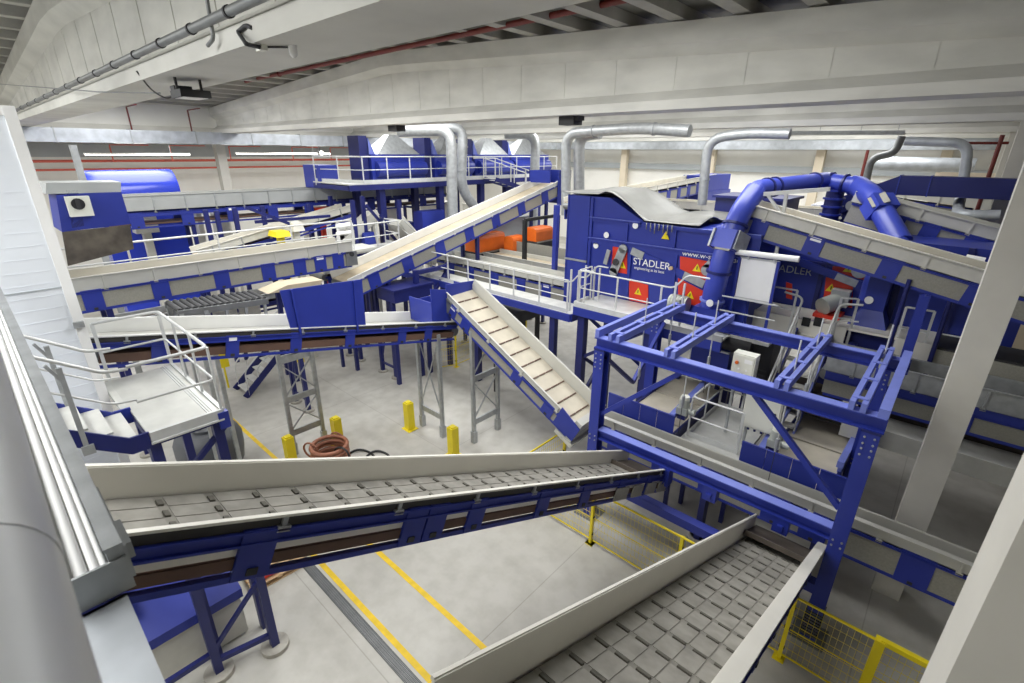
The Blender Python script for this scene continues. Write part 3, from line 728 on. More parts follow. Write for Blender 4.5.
c = thing('sandwich_cabin', 'tall white sandwich-panel cabin wall at the left edge', 'cabin', (-11.6, -2.5, 0))
k = MB(); k.box(-13.0, -10.6, -6.0, .90, 0, 9.53)
for i in range(1, 48): k.box(-10.6, -10.596, -6.0, .86, i * .2 - .006, i * .2 + .006)
k.build('panel_wall', 'cabin', c)
k = MB(); k.box(-10.62, -10.56, .80, .94, 0, 9.56); k.box(-10.62, -10.575, -6, .94, 9.45, 9.58); k.build('edge_trim', 'white', c)
MB().box(-10.6, -10.588, -6, .9, 6.9, 6.92).build('panel_joint', 'wallg', c)
k = MB(); k.box(-10.56, -10.5, .78, .92, 6.22, 6.32); tag(k.build('wall_clip', 'galv'), 'small grey bracket on the corner of the white cabin', 'bracket')

t = thing('waste_drum', 'dark grey plastic tank on the floor under the access platform', 'tank', (-14.6, 3.4, 0))
pr = [(.72, 0), (.84, .2), (.9, .6), (.9, 1.0), (.82, 1.2), (.6, 1.3)]
q = at(211, 449, z=.6)
k = MB(); k.tube([(q.x, q.y, z) for r_, z in pr], [r_ for r_, z in pr], 28); k.build('tank_body', 'greyplastic', t)
MB().cyl((q.x, q.y, 1.28), (q.x, q.y, 1.38), .35, 20).build('lid', 'greyplastic', t)

# ================================================================== NEAR LEFT PIPE AND CABLE TRUNKING (run along X beside the camera)
t = thing('handrail_pipe', 'thick galvanised pipe running past the camera at the left edge', 'pipe', (-3, -.2, 8.2))
MB().cyl((-9, -.15, 8.26), (.6, -.18, 8.26), .135, 32).build('pipe_body', 'pipe', t)
for x in (-1.15, -4.0): MB().cyl((x, -.15 - (x + 9) * .003, 8.26), (x - .05, -.15 - (x + 9) * .003, 8.26), .1362, 32).build('joint_collar', 'pipe', t)
t = thing('cable_trunking', 'open galvanised cable trunking with white inner strip beside the near pipe', 'trunking', (-6, .1, 7.3))
xe = -2.2
k = MB(); k.box(-9.9, xe, .035, .085, 7.36, 7.50); k.box(-9.9, xe, .03, .092, 7.50, 7.52); k.build('outer_wall', 'galv', t)
k = MB(); k.box(-9.9, xe, -.10, .035, 7.34, 7.37); k.build('floor_plate', 'white', t)
for i, (y_, r_) in enumerate(((-.055, .022), (-.012, .016), (.018, .012))): MB().cyl((-9.9, y_, 7.37 + r_), (xe, y_, 7.37 + r_), r_, 10).build('cable', 'white', t)
k = MB(); k.box(-9.9, xe, -.115, -.10, 7.34, 7.46); k.build('outer_wall', 'white', t)
MB().box(xe, xe + .012, -.118, .088, 7.30, 7.46).build('end_cap', 'galv', t)
k = MB(); k.box(-2.75, xe, .086, .10, 7.34, 7.50); k.box(-2.5, -2.3, .10, .125, 7.36, 7.44); k.build('bracket', 'galv', t)
k = MB(); k.box(xe + .012, 1.2, -.45, .052, 7.26, 7.29); k.box(xe + .012, xe + .03, -.45, .052, 7.1, 7.29)
tag(k.build('ledge_plate', 'zinc'), 'flat galvanised ledge plate below the end of the cable trunking', 'ledge')

# ================================================================== UNDER THE LEFT CLEATED BELT: blue chute, trestle, pallet
t = thing('hopper_trestle', 'blue braced trestle with round floor pads at the lower left', 'trestle', (-7.95, 1.45, 0))
for y in (1.0, 1.92):
    MB().bar((-7.88 - (1.92 - y) * .25, y, .05), (-7.88 - (1.92 - y) * .25, y, 2.75), .14).build('leg', 'navy', t)
    MB().cyl((-7.88 - (1.92 - y) * .25, y, 0), (-7.88 - (1.92 - y) * .25, y, .09), .25, 24).build('foot_pad', 'pad', t)
MB().bar((-8.1, 1.0, .35), (-7.88, 1.92, .35), .09).build('cross_bar', 'navy', t); MB().bar((-8.1, 1.0, .6), (-7.88, 1.92, 1.75), .07).build('cross_bar', 'navy', t)
MB().bar((-8.1, 1.0, 2.2), (-7.88, 1.92, 2.25), .05).build('cross_bar', 'navy', t); MB().bar((-9.0, 1.0, 2.6), (-8.1, 1.0, .7), .06).build('cross_bar', 'navy', t)
MB().bar((-8.1, 1.0, .55), (-8.1, -.2, .55), .09).build('cross_bar', 'navy', t)
t = thing('discharge_chute', 'bright blue sloping chute box on a pale base under the left cleated belt', 'chute', (-9.4, .9, 0))
k = MB(); k.hexa([(-10.5, .2, 1.35), (-8.55, .2, .95), (-8.55, 1.75, .95), (-10.5, 1.75, 1.35), (-10.5, .2, 2.05), (-8.55, .2, 1.15), (-8.55, 1.75, 1.15), (-10.5, 1.75, 2.05)]); k.build('sloping_lid', 'blue', t)
k = MB(); k.box(-10.5, -8.9, -1.2, .15, 1.0, 1.08); k.box(-10.5, -10.45, -1.2, .15, 1.0, 2.4); k.box(-10.5, -8.9, .12, .2, 1.0, 1.9); k.box(-8.95, -8.85, -1.2, .15, .8, 1.1)
for i in range(3): k.box(-10.45, -10.38, -1.0 + i * .42, -.95 + i * .42, 1.08, 2.4)
k.build('open_trough', 'navy', t)
k = MB(); k.box(-10.5, -8.6, .1, 1.7, .05, .95); k.build('base_box', 'bwhite', t)
for x, y in ((-8.65, 1.6), (-8.65, .25), (-10.4, 1.6)): MB().bar((x, y, 0), (x, y, 1.0), .08).build('leg', 'galv', t)
MB().box(-9.4, -9.1, 1.68, 1.74, .3, .42).build('latch', 'dark', t)
t = thing('wooden_pallet', 'pale wooden pallet on the floor beside the drain', 'pallet', (-9.85, 2.75, 0))
a, b = V3((-9.42, 2.1, 0)), V3((-9.35, 3.3, 0)); d = (b - a).normalized(); nrm = V3((-d.y, d.x, 0))
for i in range(7):
    q = a + nrm * (.06 + i * .14); MB().bar(q + V3((0, 0, .135)), q + d * 1.2 + V3((0, 0, .135)), .10, .022).build('top_board', 'wood', t)
for i in range(3):
    q = a + d * (.07 + i * .53)
    MB().bar(q + V3((0, 0, .11)), q + nrm * .95 + V3((0, 0, .11)), .1, .02).build('stringer_board', 'wood', t)
    for j in range(3): MB().bar(q + nrm * (.05 + j * .4) + V3((0, 0, .06)), q + nrm * (.15 + j * .4) + V3((0, 0, .06)), .14, .08).build('block', 'wood', t)
for j in range(3): MB().bar(a + nrm * (.07 + j * .4) + V3((0, 0, .012)), a + nrm * (.07 + j * .4) + d * 1.2 + V3((0, 0, .012)), .1, .022).build('bottom_board', 'wood', t)
k = MB(); q = a + d * .25 + nrm * .15; k.cyl(q + V3((0, 0, .24)), q + d * .35 + V3((0, 0, .24)), .09, 14); tag(k.build('gas_bottle', 'red'), 'small red cylinder lying on the wooden pallet', 'cylinder')

# ================================================================== FLOOR THINGS
t = thing('drain_grate', 'dark steel grating channel in the floor beside the yellow line', 'drain', (-7, 3.3, 0))
k = MB(); k.box(-9.9, -4.9, 3.19, 3.205, 0, .008); k.box(-9.9, -4.9, 3.395, 3.41, 0, .008); k.build('rim', 'grating', t)
k = MB(); k.box(-9.9, -4.9, 3.2, 3.4, 0, .003); k.build('channel_bed', 'dark', t)
k = MB()
for i in range(166): k.box(-9.9 + i * .03, -9.886 + i * .03, 3.2, 3.4, .003, .008)
for i in range(4): k.box(-9.9, -4.9, 3.235 + i * .04, 3.245 + i * .04, .003, .009)
k.build('grating_bars', 'steel', t)
for (x, y, lb) in ((-12.53, 8.59, 'left yellow bollard of the pair before the lattice tower at the conveyor end'), (-10.21, 8.56, 'yellow bollard in front of the short steep conveyor tower'),
                   (-13.39, 4.83, 'left yellow bollard of the pair below the hopper panel'), (-13.38, 6.37, 'yellow bollard just behind the copper hose coil')):
    t = thing('bollard', lb, 'bollard', (x, y, 0), 'yellow floor bollards')
    k = MB(); k.box(x - .13, x + .13, y - .13, y + .13, .02, 1.02); k.box(x - .09, x + .09, y - .09, y + .09, 1.02, 1.06)
    k.build('post', 'yellow', t); MB().box(x - .22, x + .22, y - .2, y + .2, 0, .02).build('base_plate', 'yellow', t)
q = at(330, 452, z=.35)
t = thing('hose_coil', 'stacked coil of copper-coloured corrugated hose on the floor', 'hose coil', (q.x, q.y, 0))
for i in range(5):
    r_ = .52 - .02 * (i % 2); k = MB(); k.tube([(q.x + r_ * math.cos(a_) + .03 * (i % 2), q.y + r_ * math.sin(a_), .07 + i * .13) for a_ in [2 * math.pi * j / 28 for j in range(28)]], .065, 8, closed=True); k.build('hose_turn', 'copper', t)
for a0 in (.2, 2.2, 4.0):
    k = MB(); k.tube([(q.x + .55 * math.cos(a0) + .25 * math.cos(a_), q.y + .55 * math.sin(a0) + .1 * math.cos(a_), .45 + .25 * math.sin(a_)) for a_ in [2 * math.pi * j / 16 for j in range(16)]], .03, 6, closed=True); k.build('loose_loop', 'copper' if a0 > 1 else 'black', t)
for (px, py, r_, lb) in ((360, 458, .5, 'black hose loop lying right of the copper coil'), (378, 458, .42, 'second black hose loop farther right of the copper coil')):
    q = at(px, py, z=.05); k = MB(); k.tube([(q.x + r_ * math.cos(a_), q.y + r_ * .8 * math.sin(a_), .04 + .02 * math.sin(3 * a_)) for a_ in [2 * math.pi * j / 28 for j in range(28)]], .035, 8, closed=True)
    tag(k.build('hose_loop', 'black'), lb, 'hose')


def fence(a, b, h, lb, posts=(0, 1), pr=.035, thick=False, grp='yellow mesh fence panels'):
    a, b = V3((*a, 0)), V3((*b, 0)); t = thing('mesh_fence', lb, 'fence', (a + b) / 2, grp); U = V3((0, 0, 1)); L = (b - a).length; d = (b - a).normalized()
    for f in posts:
        p = a.lerp(b, f); MB().bar(p, p + U * h, pr * 2, pr * 2, up=d).build('post', 'yellow', t)
        MB().box(p.x - .1, p.x + .1, p.y - .1, p.y + .1, 0, .015).build('foot_plate', 'yellow', t)
        for zz in (.3, .8, 1.3): MB().bar(p + U * zz - d * .05, p + U * zz + d * .05, .05, .05).build('mesh_clip', 'dark', t)
    for zz, ww in ((h - .02, .09 if thick else .035), (.12, .025), (h * .5, .016)): MB().bar(a + U * zz, b + U * zz, ww).build('frame_rail', 'yellow', t)
    k = MB(); n = int(L / .09)
    for i in range(1, n): p = a + d * (L * i / n); k.bar(p + U * .12, p + U * (h - .03), .0045)
    for i in range(1, 7): k.bar(a + U * (.12 + i * (h - .15) / 7), b + U * (.12 + i * (h - .15) / 7), .006)
    k.build('wire_mesh', 'yellow', t)


fence((-7.12, 8.37), (-4.9, 8.37), 1.5, 'yellow mesh fence panel nearest the left cleated belt end')
fence((-4.9, 8.36), (-2.72, 8.35), 1.57, 'yellow mesh fence panel between the two cleated belts', posts=(0, 1))
fence((-2.72, 8.35), (-.58, 8.33), 1.57, 'yellow mesh fence panel beneath the wide right belt', posts=())
fence((-.58, 8.33), (.62, 8.32), 1.57, 'yellow mesh fence panel in front of the right gantry post', posts=(0,))
fence((.68, 8.32), (2.7, 8.31), 1.6, 'yellow gate panel with thick top tube near the bottom right column', posts=(0,), pr=.07, thick=True)
fence((-7.12, 8.4), (-7.1, 10.2), 1.5, 'yellow mesh fence panel turning back under the short steep conveyor', posts=(0, 1))
fence((-15.6, 12.5), (-15.3, 13.2), 1.9, 'short yellow mesh fence panel at the left of the far passage', posts=(1,))
fence((-15.3, 13.2), (-15.5, 18.2), 1.9, 'long yellow mesh fence panel under the far railed walkway', posts=(.5, 1))

k = MB(); a = at(72, 145, x=-22); k.bar((-22, a.y, 0), (-22, a.y, a.z), .22, .12); k.bar((-21.93, a.y, 0), (-21.93, a.y, a.z), .05, .2)
tag(k.build('steel_pole', 'galv'), 'galvanised upright pole behind the blue feed chute at far left', 'pole')

# ================================================================== RAILED WALKWAYS BEFORE THE BLUE MACHINE
t = thing('walkway', 'lower railed walkway with white deck running left from the blue machine', 'walkway', (-13, 13.3, 0))
ZW = 3.98
MB().box(-18.2, -8.95, 12.8, 13.9, ZW - .05, ZW).build('deck', 'deck', t)
k = MB(); k.box(-18.2, -8.95, 12.74, 12.80, ZW - .26, ZW + .0); k.box(-18.2, -8.95, 13.85, 13.9, ZW - .26, ZW - .05); k.box(-8.97, -8.9, 12.8, 13.9, ZW - .26, ZW); k.build('side_beam', 'blue', t)
railing(t, [(-18.2, 13.9, ZW), (-17.6, 12.85, ZW), (-9.15, 12.85, ZW)], 1.12, 1.25)
for x in (-17.6, -13.6, -9.75): MB().bar((x, 12.95, 0), (x, 12.95, ZW - .2), .22).build('leg', 'navy', t)
t = thing('walkway', 'raised railed platform with white deck at the foot of the blue machine wall', 'platform', (-6.6, 13.5, 0))
ZP = 4.38
MB().box(-8.8, -4.0, 12.8, 14.36, ZP - .05, ZP).build('deck', 'deck', t)
k = MB(); k.box(-8.8, -4.0, 12.72, 12.8, ZP - .06, ZP + .10); k.box(-8.84, -8.8, 12.8, 13.6, ZP, ZP + .1); k.build('toe_board', 'rail', t)
k = MB(); k.box(-8.8, -4.0, 12.7, 12.82, ZP - .34, ZP - .06); k.box(-8.86, -8.74, 12.8, 14.3, ZP - .34, ZP - .06); k.build('side_beam', 'blue', t)
railing(t, [(-8.75, 13.6, ZP), (-8.75, 12.85, ZP), (-5.9, 12.85, ZP)], 1.12, 1.5, toe=False)
MB().tube(rounded([(-5.9, 12.85, ZP + 1.12), (-5.55, 12.85, ZP + 1.12), (-5.2, 12.85, ZP + 1.55), (-4.6, 12.85, ZP + 1.55)], .15), .024, 8).build('handrail', 'rail', t)
for x in (-5.5, -5.25): MB().bar((x, 12.85, ZP), (x, 12.85, ZP + 1.3), .05).build('post', 'rail', t)
for x, y in ((-8.55, 12.95), (-8.3, 14.2), (-6.7, 14.2), (-6.2, 13.0)): MB().bar((x, y, 0), (x, y, ZP - .1), .26, .26).build('leg', 'navy', t)
for a, b in (((-8.4, 12.95, 2.6), (-6.3, 13.0, 4.0)), ((-8.45, 13.0, 1.0), (-8.3, 14.2, 2.4)), ((-8.45, 13.0, 2.5), (-8.3, 14.2, 1.6)), ((-8.4, 13.0, 4.0), (-6.8, 14.2, 2.2))):
    MB().bar(a, b, .11).build('diagonal_brace', 'navy', t)
s = thing('step_flight', 'short flight of steps joining the lower walkway and the raised platform', 'steps', (-8.9, 13.3, 3.9))
for i in range(2): MB().box(-9.0 + i * .1, -8.86 + i * .06, 13.0, 13.6, ZW + .1 + i * .15, ZW + .13 + i * .15).build('tread', 'deck', s)
for y in (12.86, 13.7):
    MB().tube(rounded([(-9.3, y, ZW + 1.05), (-9.0, y, ZW + 1.1), (-8.6, y, ZP + 1.15), (-8.2, y, ZP + 1.15)], .1), .024, 8).build('handrail', 'rail', s)
    for x in (-9.05, -8.7, -8.5): MB().bar((x, y, ZW + .1), (x, y, ZP + 1.1), .05).build('post', 'rail', s)

# ================================================================== BLUE MACHINES
YM = 14.4


def mw(px, py, d=0.0): return at(px, py, y=YM - d)


m = thing('sorting_machine', 'large blue sorting machine with red hatches, white lettering and a grey tarp on top', 'machine', (-7.2, 16, 3.6))
prof = [(-10.35, 3.55), (-3.95, 3.55), (-3.95, 6.95), (-7.47, 6.99), (-8.75, 7.64), (-10.35, 7.66)]
MB().poly([(x, YM, z) for x, z in prof], (0, 3.2, 0)).build('casing', 'blue', m)
k = MB(); k.box(-10.38, -9.48, YM - .06, YM, 3.55, 7.64); k.box(-10.38, -10.33, YM - .08, YM, 3.55, 7.66); k.build('corner_column', 'blue', m)
k = MB()
k.box(-9.45, -4.0, YM - .10, YM, 6.26, 6.30); k.box(-9.45, -4.0, YM - .04, YM, 6.10, 6.28)
k.box(-9.45, -7.55, YM - .10, YM, 6.94, 6.98); k.box(-9.45, -7.55, YM - .04, YM, 6.84, 6.96)
k.box(-7.1, -3.95, YM - .10, YM, 6.86, 6.96)
for x in (-9.4, mw(628.5, 280).x, mw(673.5, 282).x, -4.05): k.box(x - .05, x + .05, YM - .06, YM, 4.4, 6.15 if x > -9 else 7.6)
for x in (mw(628.5, 220).x, mw(675, 240).x): k.box(x - .04, x + .04, YM - .06, YM, 6.28, 6.9)
k.build('stiffener_rail', 'blue', m)
k = MB(); k.box(-10.4, -9.46, YM - .11, YM - .05, 5.42, 5.48); k.build('trim_rail', 'galv', m)
# white ledge lines on the rails
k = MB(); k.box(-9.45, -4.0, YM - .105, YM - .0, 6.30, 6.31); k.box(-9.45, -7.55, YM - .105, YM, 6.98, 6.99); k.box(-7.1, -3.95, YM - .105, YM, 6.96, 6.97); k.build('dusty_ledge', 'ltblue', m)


def hatch(pts, lbl=None, root=m, yw=YM, tri=None, handle=None):
    P_ = [at(px, py, y=yw - .03) for px, py in pts]
    o = MB().poly(P_, (0, .025, 0)).build('access_panel', 'red', root)
    if tri:
        q = at(*tri, y=yw - .035); s_ = .13
        MB().poly([(q.x - s_, q.y, q.z - s_ * .8), (q.x + s_, q.y, q.z - s_ * .8), (q.x, q.y, q.z + s_)], (0, .012, 0)).build('warning_triangle', 'yellow', o)
        MB().box(q.x - .014, q.x + .014, q.y - .006, q.y + .01, q.z - .05, q.z + .05).build('warning_mark', 'black', o)
    return o


h1 = hatch([(611, 271), (627, 274), (627, 247), (613, 244)], tri=(622.5, 265))
hatch([(629, 300), (648, 304), (648, 285), (629, 280)], tri=(638, 291.5))
hatch([(680, 270), (711, 283), (711, 262), (680, 256)], tri=(697, 268))
hatch([(678, 302), (702, 307), (703, 291), (678, 278)], tri=(690, 295))
# pivot arms
k = MB(); a, b = mw(623, 249, .1), mw(613.5, 272, .1); k.bar(a, b, .06, .30, up=(1, 0, 0)); k.cyl(a + V3((0, -.03, 0)), a + V3((0, .03, 0)), .15, 16); k.cyl(b + V3((0, -.03, 0)), b + V3((0, .03, 0)), .15, 16); o = k.build('pivot_arm', 'galv', m)
c = mw(616, 262, .14); MB().cyl(c, c + V3((0, -.06, 0)), .11, 14).build('pivot_hub', 'dark', o)
k = MB(); a, b = mw(609, 250, .16), mw(605, 264, .16); k.bar(a, b, .05, .14, up=(1, 0, 0)); k.build('pivot_arm', 'galv', m)
k = MB(); a, b = mw(632, 250.5, .03), mw(706, 285, .03); k.bar(a, b, .04, .22, up=(0, 0, 1)); o = k.build('diagonal_rail', 'blue', m)
d = (b - a).normalized()
for f0, f1 in ((.0, .17), (.72, .98)): MB().bar(a.lerp(b, f0) + V3((0, -.035, 0)), a.lerp(b, f1) + V3((0, -.035, 0)), .02, .24).build('rail_cover', 'galv', o)
c = mw(671.5, 268, .12); MB().cyl(c, c + V3((0, -.06, 0)), .06, 10).build('knob', 'wood', m)
text('STADLER', m, 'lettering', mw(632.8, 264.0, .06), .315, 'white', (math.radians(90), 0, 0), squash=1.0)
text('engineering at its best', m, 'lettering', mw(634, 268.5, .06), .125, 'white', (math.radians(90), 0, 0), squash=.95)
text('www.w-stadler.de', m, 'lettering', at(682, 255.2, y=YM - .06), .20, 'white', (math.radians(90), 0, 0), squash=1.15)
for px, py in ((596, 245.5), (606.5, 235), (635.5, 225.5)):
    c = mw(px, py, .06 if px > 600 else .02); MB().cyl(c, c + V3((0, -.02, 0)), .10, 16).build('round_badge', 'white', m)
c = at(665.5, 235.5, y=YM - .05); MB().poly([(c.x - .13, c.y, c.z - .11), (c.x + .13, c.y, c.z - .11), (c.x, c.y, c.z + .13)], (0, .012, 0)).build('warning_triangle', 'yellow', m)
c = at(707, 270, y=YM - .06); k = MB(); k.cyl(c, c + V3((0, -.03, 0)), .17, 16); k.poly([c + V3((-.14, -.03, .08)), c + V3((.14, -.03, .08)), c + V3((.02, -.03, .32))], (0, .03, 0)); k.build('pear_cover', 'galv', m)
q = at(678, 303, y=13.9)
mo = thing('drive_motor', 'grey finned drive motor on the raised platform before the red hatch', 'motor', (q.x, q.y, ZP))
k = MB(); k.cyl((q.x - .25, q.y, ZP + .38), (q.x + .3, q.y, ZP + .38), .26, 18)
for i in range(6): k.cyl((q.x - .2 + i * .08, q.y, ZP + .38), (q.x - .17 + i * .08, q.y, ZP + .38), .285, 18)
k.build('motor_body', 'motor', mo); MB().box(q.x - .25, q.x + .3, q.y - .2, q.y + .2, ZP, ZP + .14).build('foot', 'motor', mo); MB().box(q.x - .05, q.x + .18, q.y - .34, q.y - .2, ZP + .35, ZP + .6).build('terminal_box', 'motor', mo)
# tarp
rows = []
ztop = lambda x: 7.70 if x < -8.75 else (7.70 - (x + 8.75) / 1.28 * .66 if x < -7.47 else 7.04)
for i in range(21):
    x = -10.6 + i * (4.95) / 20; r = []
    for j in range(11):
        y = 14.28 + j * .33; sag = .05 * math.sin(x * 2.3 + y) - (.20 * math.exp(-((x + 7.7) ** 2) / .3) * math.sin(j / 10 * math.pi)) + .10 * math.sin(j * .9 + x * 1.3) * (1 if x > -8.9 else .3)
        yo = 0
        if j == 0 and -7.4 < x < -5.6: sag -= .1
        r.append((x, y, ztop(x) + .05 + sag * (1 if x > -9 else .5)))
    rows.append([(p_[0], p_[1], max(p_[2], ztop(p_[0]) + .01)) for p_ in r])
k = MB(); k.grid(rows)
for i in range(7):
    x = -7.3 + i * .14; k.tube([(x, 14.26, 7.0), (x + .02, 14.24, 6.80 - .05 * (i % 3))], .010, 5)
tag(k.build('tarp', 'tarp', solid=.015), 'crumpled grey rubber tarp lying over the top of the large blue machine', 'tarp')

YN = 16.4
m2 = thing('sorting_machine', 'second blue sorting machine partly hidden behind the long right-hand inclined conveyor', 'machine', (-2, 18, 3.6))
MB().box(-4.9, 1.6, YN, YN + 3.2, 3.6, 6.9).build('casing', 'blue', m2)
k = MB()
for x in (-4.85, at(818, 290, y=YN).x, -.9, .3): k.box(x - .06, x + .06, YN - .07, YN, 4.4, 6.9)
k.box(-4.9, 1.6, YN - .1, YN, 6.05, 6.11); k.build('stiffener_rail', 'navy', m2)
hatch([(786, 298), (792, 299.5), (792, 284), (786, 282)], root=m2, yw=YN)
hatch([(823, 302), (852, 308), (853, 286), (826, 277)], root=m2, yw=YN, tri=(831, 288))
hatch([(832, 271), (873, 283), (876, 274), (834, 261)], root=m2, yw=YN, tri=(849, 268.5))
text('STADLER', m2, 'lettering', at(767, 269.5, y=YN - .05), .30, 'wallg', (math.radians(90), 0, 0))
k = MB(); a, b = at(800, 262, y=YN - .1), at(868, 288, y=YN - .1); k.bar(a, b, .06, .22); o = k.build('diagonal_rail', 'blue', m2)
MB().bar(a.lerp(b, .55) + V3((0, -.035, 0)), a.lerp(b, .85) + V3((0, -.035, 0)), .02, .2).build('rail_cover', 'galv', o)
c = at(860, 271, y=YN - .06); MB().cyl(c, c + V3((0, -.03, 0)), .2, 16).build('round_cover', 'galv', m2)
q = at(832, 303, y=15.9)
mo = thing('drive_motor', 'grey drive motor in front of the red hatch of the second blue machine', 'motor', (q.x, q.y, q.z - .5))
k = MB(); k.cyl((q.x - .18, q.y - .2, q.z - .1), (q.x + .12, q.y + .3, q.z + .05), .24, 16); k.build('motor_body', 'motor', mo); MB().box(q.x - .1, q.x + .35, q.y + .1, q.y + .5, q.z - .1, q.z + .35).build('gearbox', 'galv', mo); MB().box(q.x - .35, q.x + .3, q.y - .3, q.y + .45, q.z - .5, q.z - .3).build('base', 'red', mo)

# upper right platform with pale trough side, stair and rails
t = thing('machine_platform', 'pale platform with grey side plate and small black sockets before the second machine', 'platform', (-2.2, 15.5, 0))
MB().box(-4.3, 1.0, 15.1, 16.35, 4.64, 4.70).build('deck', 'cream', t)
for xa, xb in ((-4.3, -1.62), (-.55, 1.0)): MB().box(xa, xb, 15.02, 15.10, 3.9, 4.72).build('upstand', 'cream', t)
for px in (806, 818):
    c = at(px, 322, y=15.0); MB().box(c.x - .1, c.x + .1, 14.99, 15.03, c.z - .12, c.z + .12).build('socket', 'black', t)
railing(t, [(-4.3, 15.0, 4.4), (-2.95, 15.0, 4.4)], 1.1, 1.2, toe=False); railing(t, [(-1.9, 15.0, 4.4), (-1.55, 15.15, 4.4)], 1.1, 1.0, toe=False); railing(t, [(-.55, 15.15, 4.4), (.0, 15.15, 4.4)], 1.1, .5, toe=False)
for x in (-4.2, -1.4, .9): MB().bar((x, 15.1, 0), (x, 15.1, 4.34), .18).build('leg', 'navy', t)
k = MB(); k.box(-5.0, -1.2, 12.9, 14.9, 3.0, 3.1); k.build('lower_floor', 'darkbelt', t)
s = thing('stair', 'steep stair with white rails climbing to the second blue machine', 'stair', (-2.4, 13.9, 2.3))
xs0, xs1 = -2.75, -1.9
n = 8
for i in range(n):
    f = i / (n - 1); MB().box(xs0 + .05, xs1 - .05, 13.0 + f * 1.9 - .12, 13.0 + f * 1.9 + .12, 2.45 + f * 1.8, 2.5 + f * 1.8).build('tread', 'bwhite', s)
for x in (xs0, xs1):
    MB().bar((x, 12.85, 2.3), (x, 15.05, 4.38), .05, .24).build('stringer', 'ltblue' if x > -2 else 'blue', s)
    for hh, rr in ((1.0, .03), (.55, .02)):
        MB().tube(rounded([(x, 12.8, 2.3 + hh - .4), (x, 12.85, 2.35 + hh), (x, 14.95, 4.35 + hh), (x + (-.5 if x < -2 else .5), 15.0, 4.4 + hh)], .2), rr, 8).build('handrail', 'rail', s)
    for f in (.1, .5, .9): MB().bar((x, 12.85 + f * 2.1, 2.35 + f * 2), (x, 12.85 + f * 2.1, 3.3 + f * 2), .04).build('post', 'rail', s)
# white board on a blue stand with lamp
t = thing('notice_board', 'white board in a blue frame with a tube lamp above, on the raised deck', 'board', (-3.8, 14.0, 4.4))
MB().box(-4.24, -3.36, 13.96, 14.0, 5.31, 6.36).build('board_panel', 'white', t)
for x in (-4.3, -3.32): MB().bar((x, 14.0, 4.4), (x, 14.0, 6.4), .07).build('frame_post', 'blue', t)
for z in (5.28, 6.38): MB().bar((-4.3, 14.0, z), (-3.3, 14.0, z), .05).build('frame_rail', 'rail', t)
MB().cyl((-4.42, 13.85, 6.53), (-2.84, 13.85, 6.55), .075, 14).build('tube_lamp', 'white', t)
for x in (-4.05, -3.4): MB().bar((x, 13.92, 6.36), (x, 13.85, 6.55), .04).build('lamp_bracket', 'rail', t)
MB().box(-4.5, -3.0, 13.3, 14.3, 4.3, 4.38).build('base_deck', 'deck', t)
for x in (-4.3, -3.32): MB().bar((x, 14.0, 0), (x, 14.0, 4.38), .12).build('leg', 'navy', t)
k = MB(); k.bar((-4.4, 13.4, 5.0), (-3.0, 13.4, 5.0), .03); k.bar((-4.4, 13.4, 5.4), (-3.0, 13.4, 5.4), .03); k.build('guard_rail', 'rail', t)

# ================================================================== LONG RIGHT CONVEYORS
p8 = [-4.35, -2.35, -.95, .55, 1.9]
conveyor('long cream-topped conveyor sloping down to the right in front of the second blue machine', 'X', 14.55, 15.55, (-4.55, 7.76), (2.6, 6.29), wall=.26, style='panel', plates=[-4.0, -2.62, -.95, .7], plate_w=.42, depth=.84,
         wallm='bwhite', belt='tan', gap=.06, stickers=(-2.62,), fold=.12, name='inclined_conveyor')
conveyor('upper right conveyor with grey panels sloping down behind the blue duct', 'X', 18.0, 19.1, (-2.6, 8.0), (3.0, 6.72), wall=.26, style='panel', plates=[-1.35, -.55, .4, 1.5], plate_w=.4, depth=.95, wallm='sheet', gap=.06, name='inclined_conveyor')
# layered conveyors at the right
conveyor('level conveyor with grey wall and blue channel behind the right concrete column', 'X', 13.6, 14.5, (-1.7, 4.42), (9.0, 4.42), wall=.42, chan_w=.22, style='panel', plates=[.95, 3.2, 5], plate_w=.5, depth=1.12, wallm='galv', belt='darkbelt', gap=.04, frame='blue', legs=((4.0, 0, 'navy'),))
t = thing('support_structure', 'blue steel base beam under the second blue machine at the right', 'base frame', (2, 15, 0))
k = MB(); k.ibeam((-1.72, 14.9, 4.05), (.6, 14.9, 4.05), .2, .42, .03); k.ibeam((.6, 14.7, 3.95), (9, 14.7, 3.95), .2, .3, .03); k.build('long_beam', 'blue', t)
MB().box(.2, 9, 14.8, 16.0, 4.2, 4.75).build('dark_trough', 'dark', t); MB().box(.2, 9, 14.74, 14.8, 4.2, 4.7).build('trough_side', 'panel', t)
for x in (-1.9, 3.4, 6): MB().bar((x, 14.9, 0), (x, 14.9, 3.9), .24).build('leg', 'navy', t)
k = MB(); k.ibeam((-.25, 14.2, 3.4), (-.25, 14.2, 6.05), .2, .18, .02); tag(k.build('steel_post', 'blue'), 'blue steel post between the duct hood and the right concrete column', 'post')
for x, y, lb in ((-.62, 14.5, 'dark round strut left of the blue steel post'), (.2, 14.6, 'dark round strut right of the blue steel post')):
    k = MB(); k.cyl((x, y, 4.0), (x, y, 6.3), .05, 10); k.cyl((x, y, 3.9), (x, y, 4.15), .12, 10); tag(k.build('strut', 'navy'), lb, 'strut')
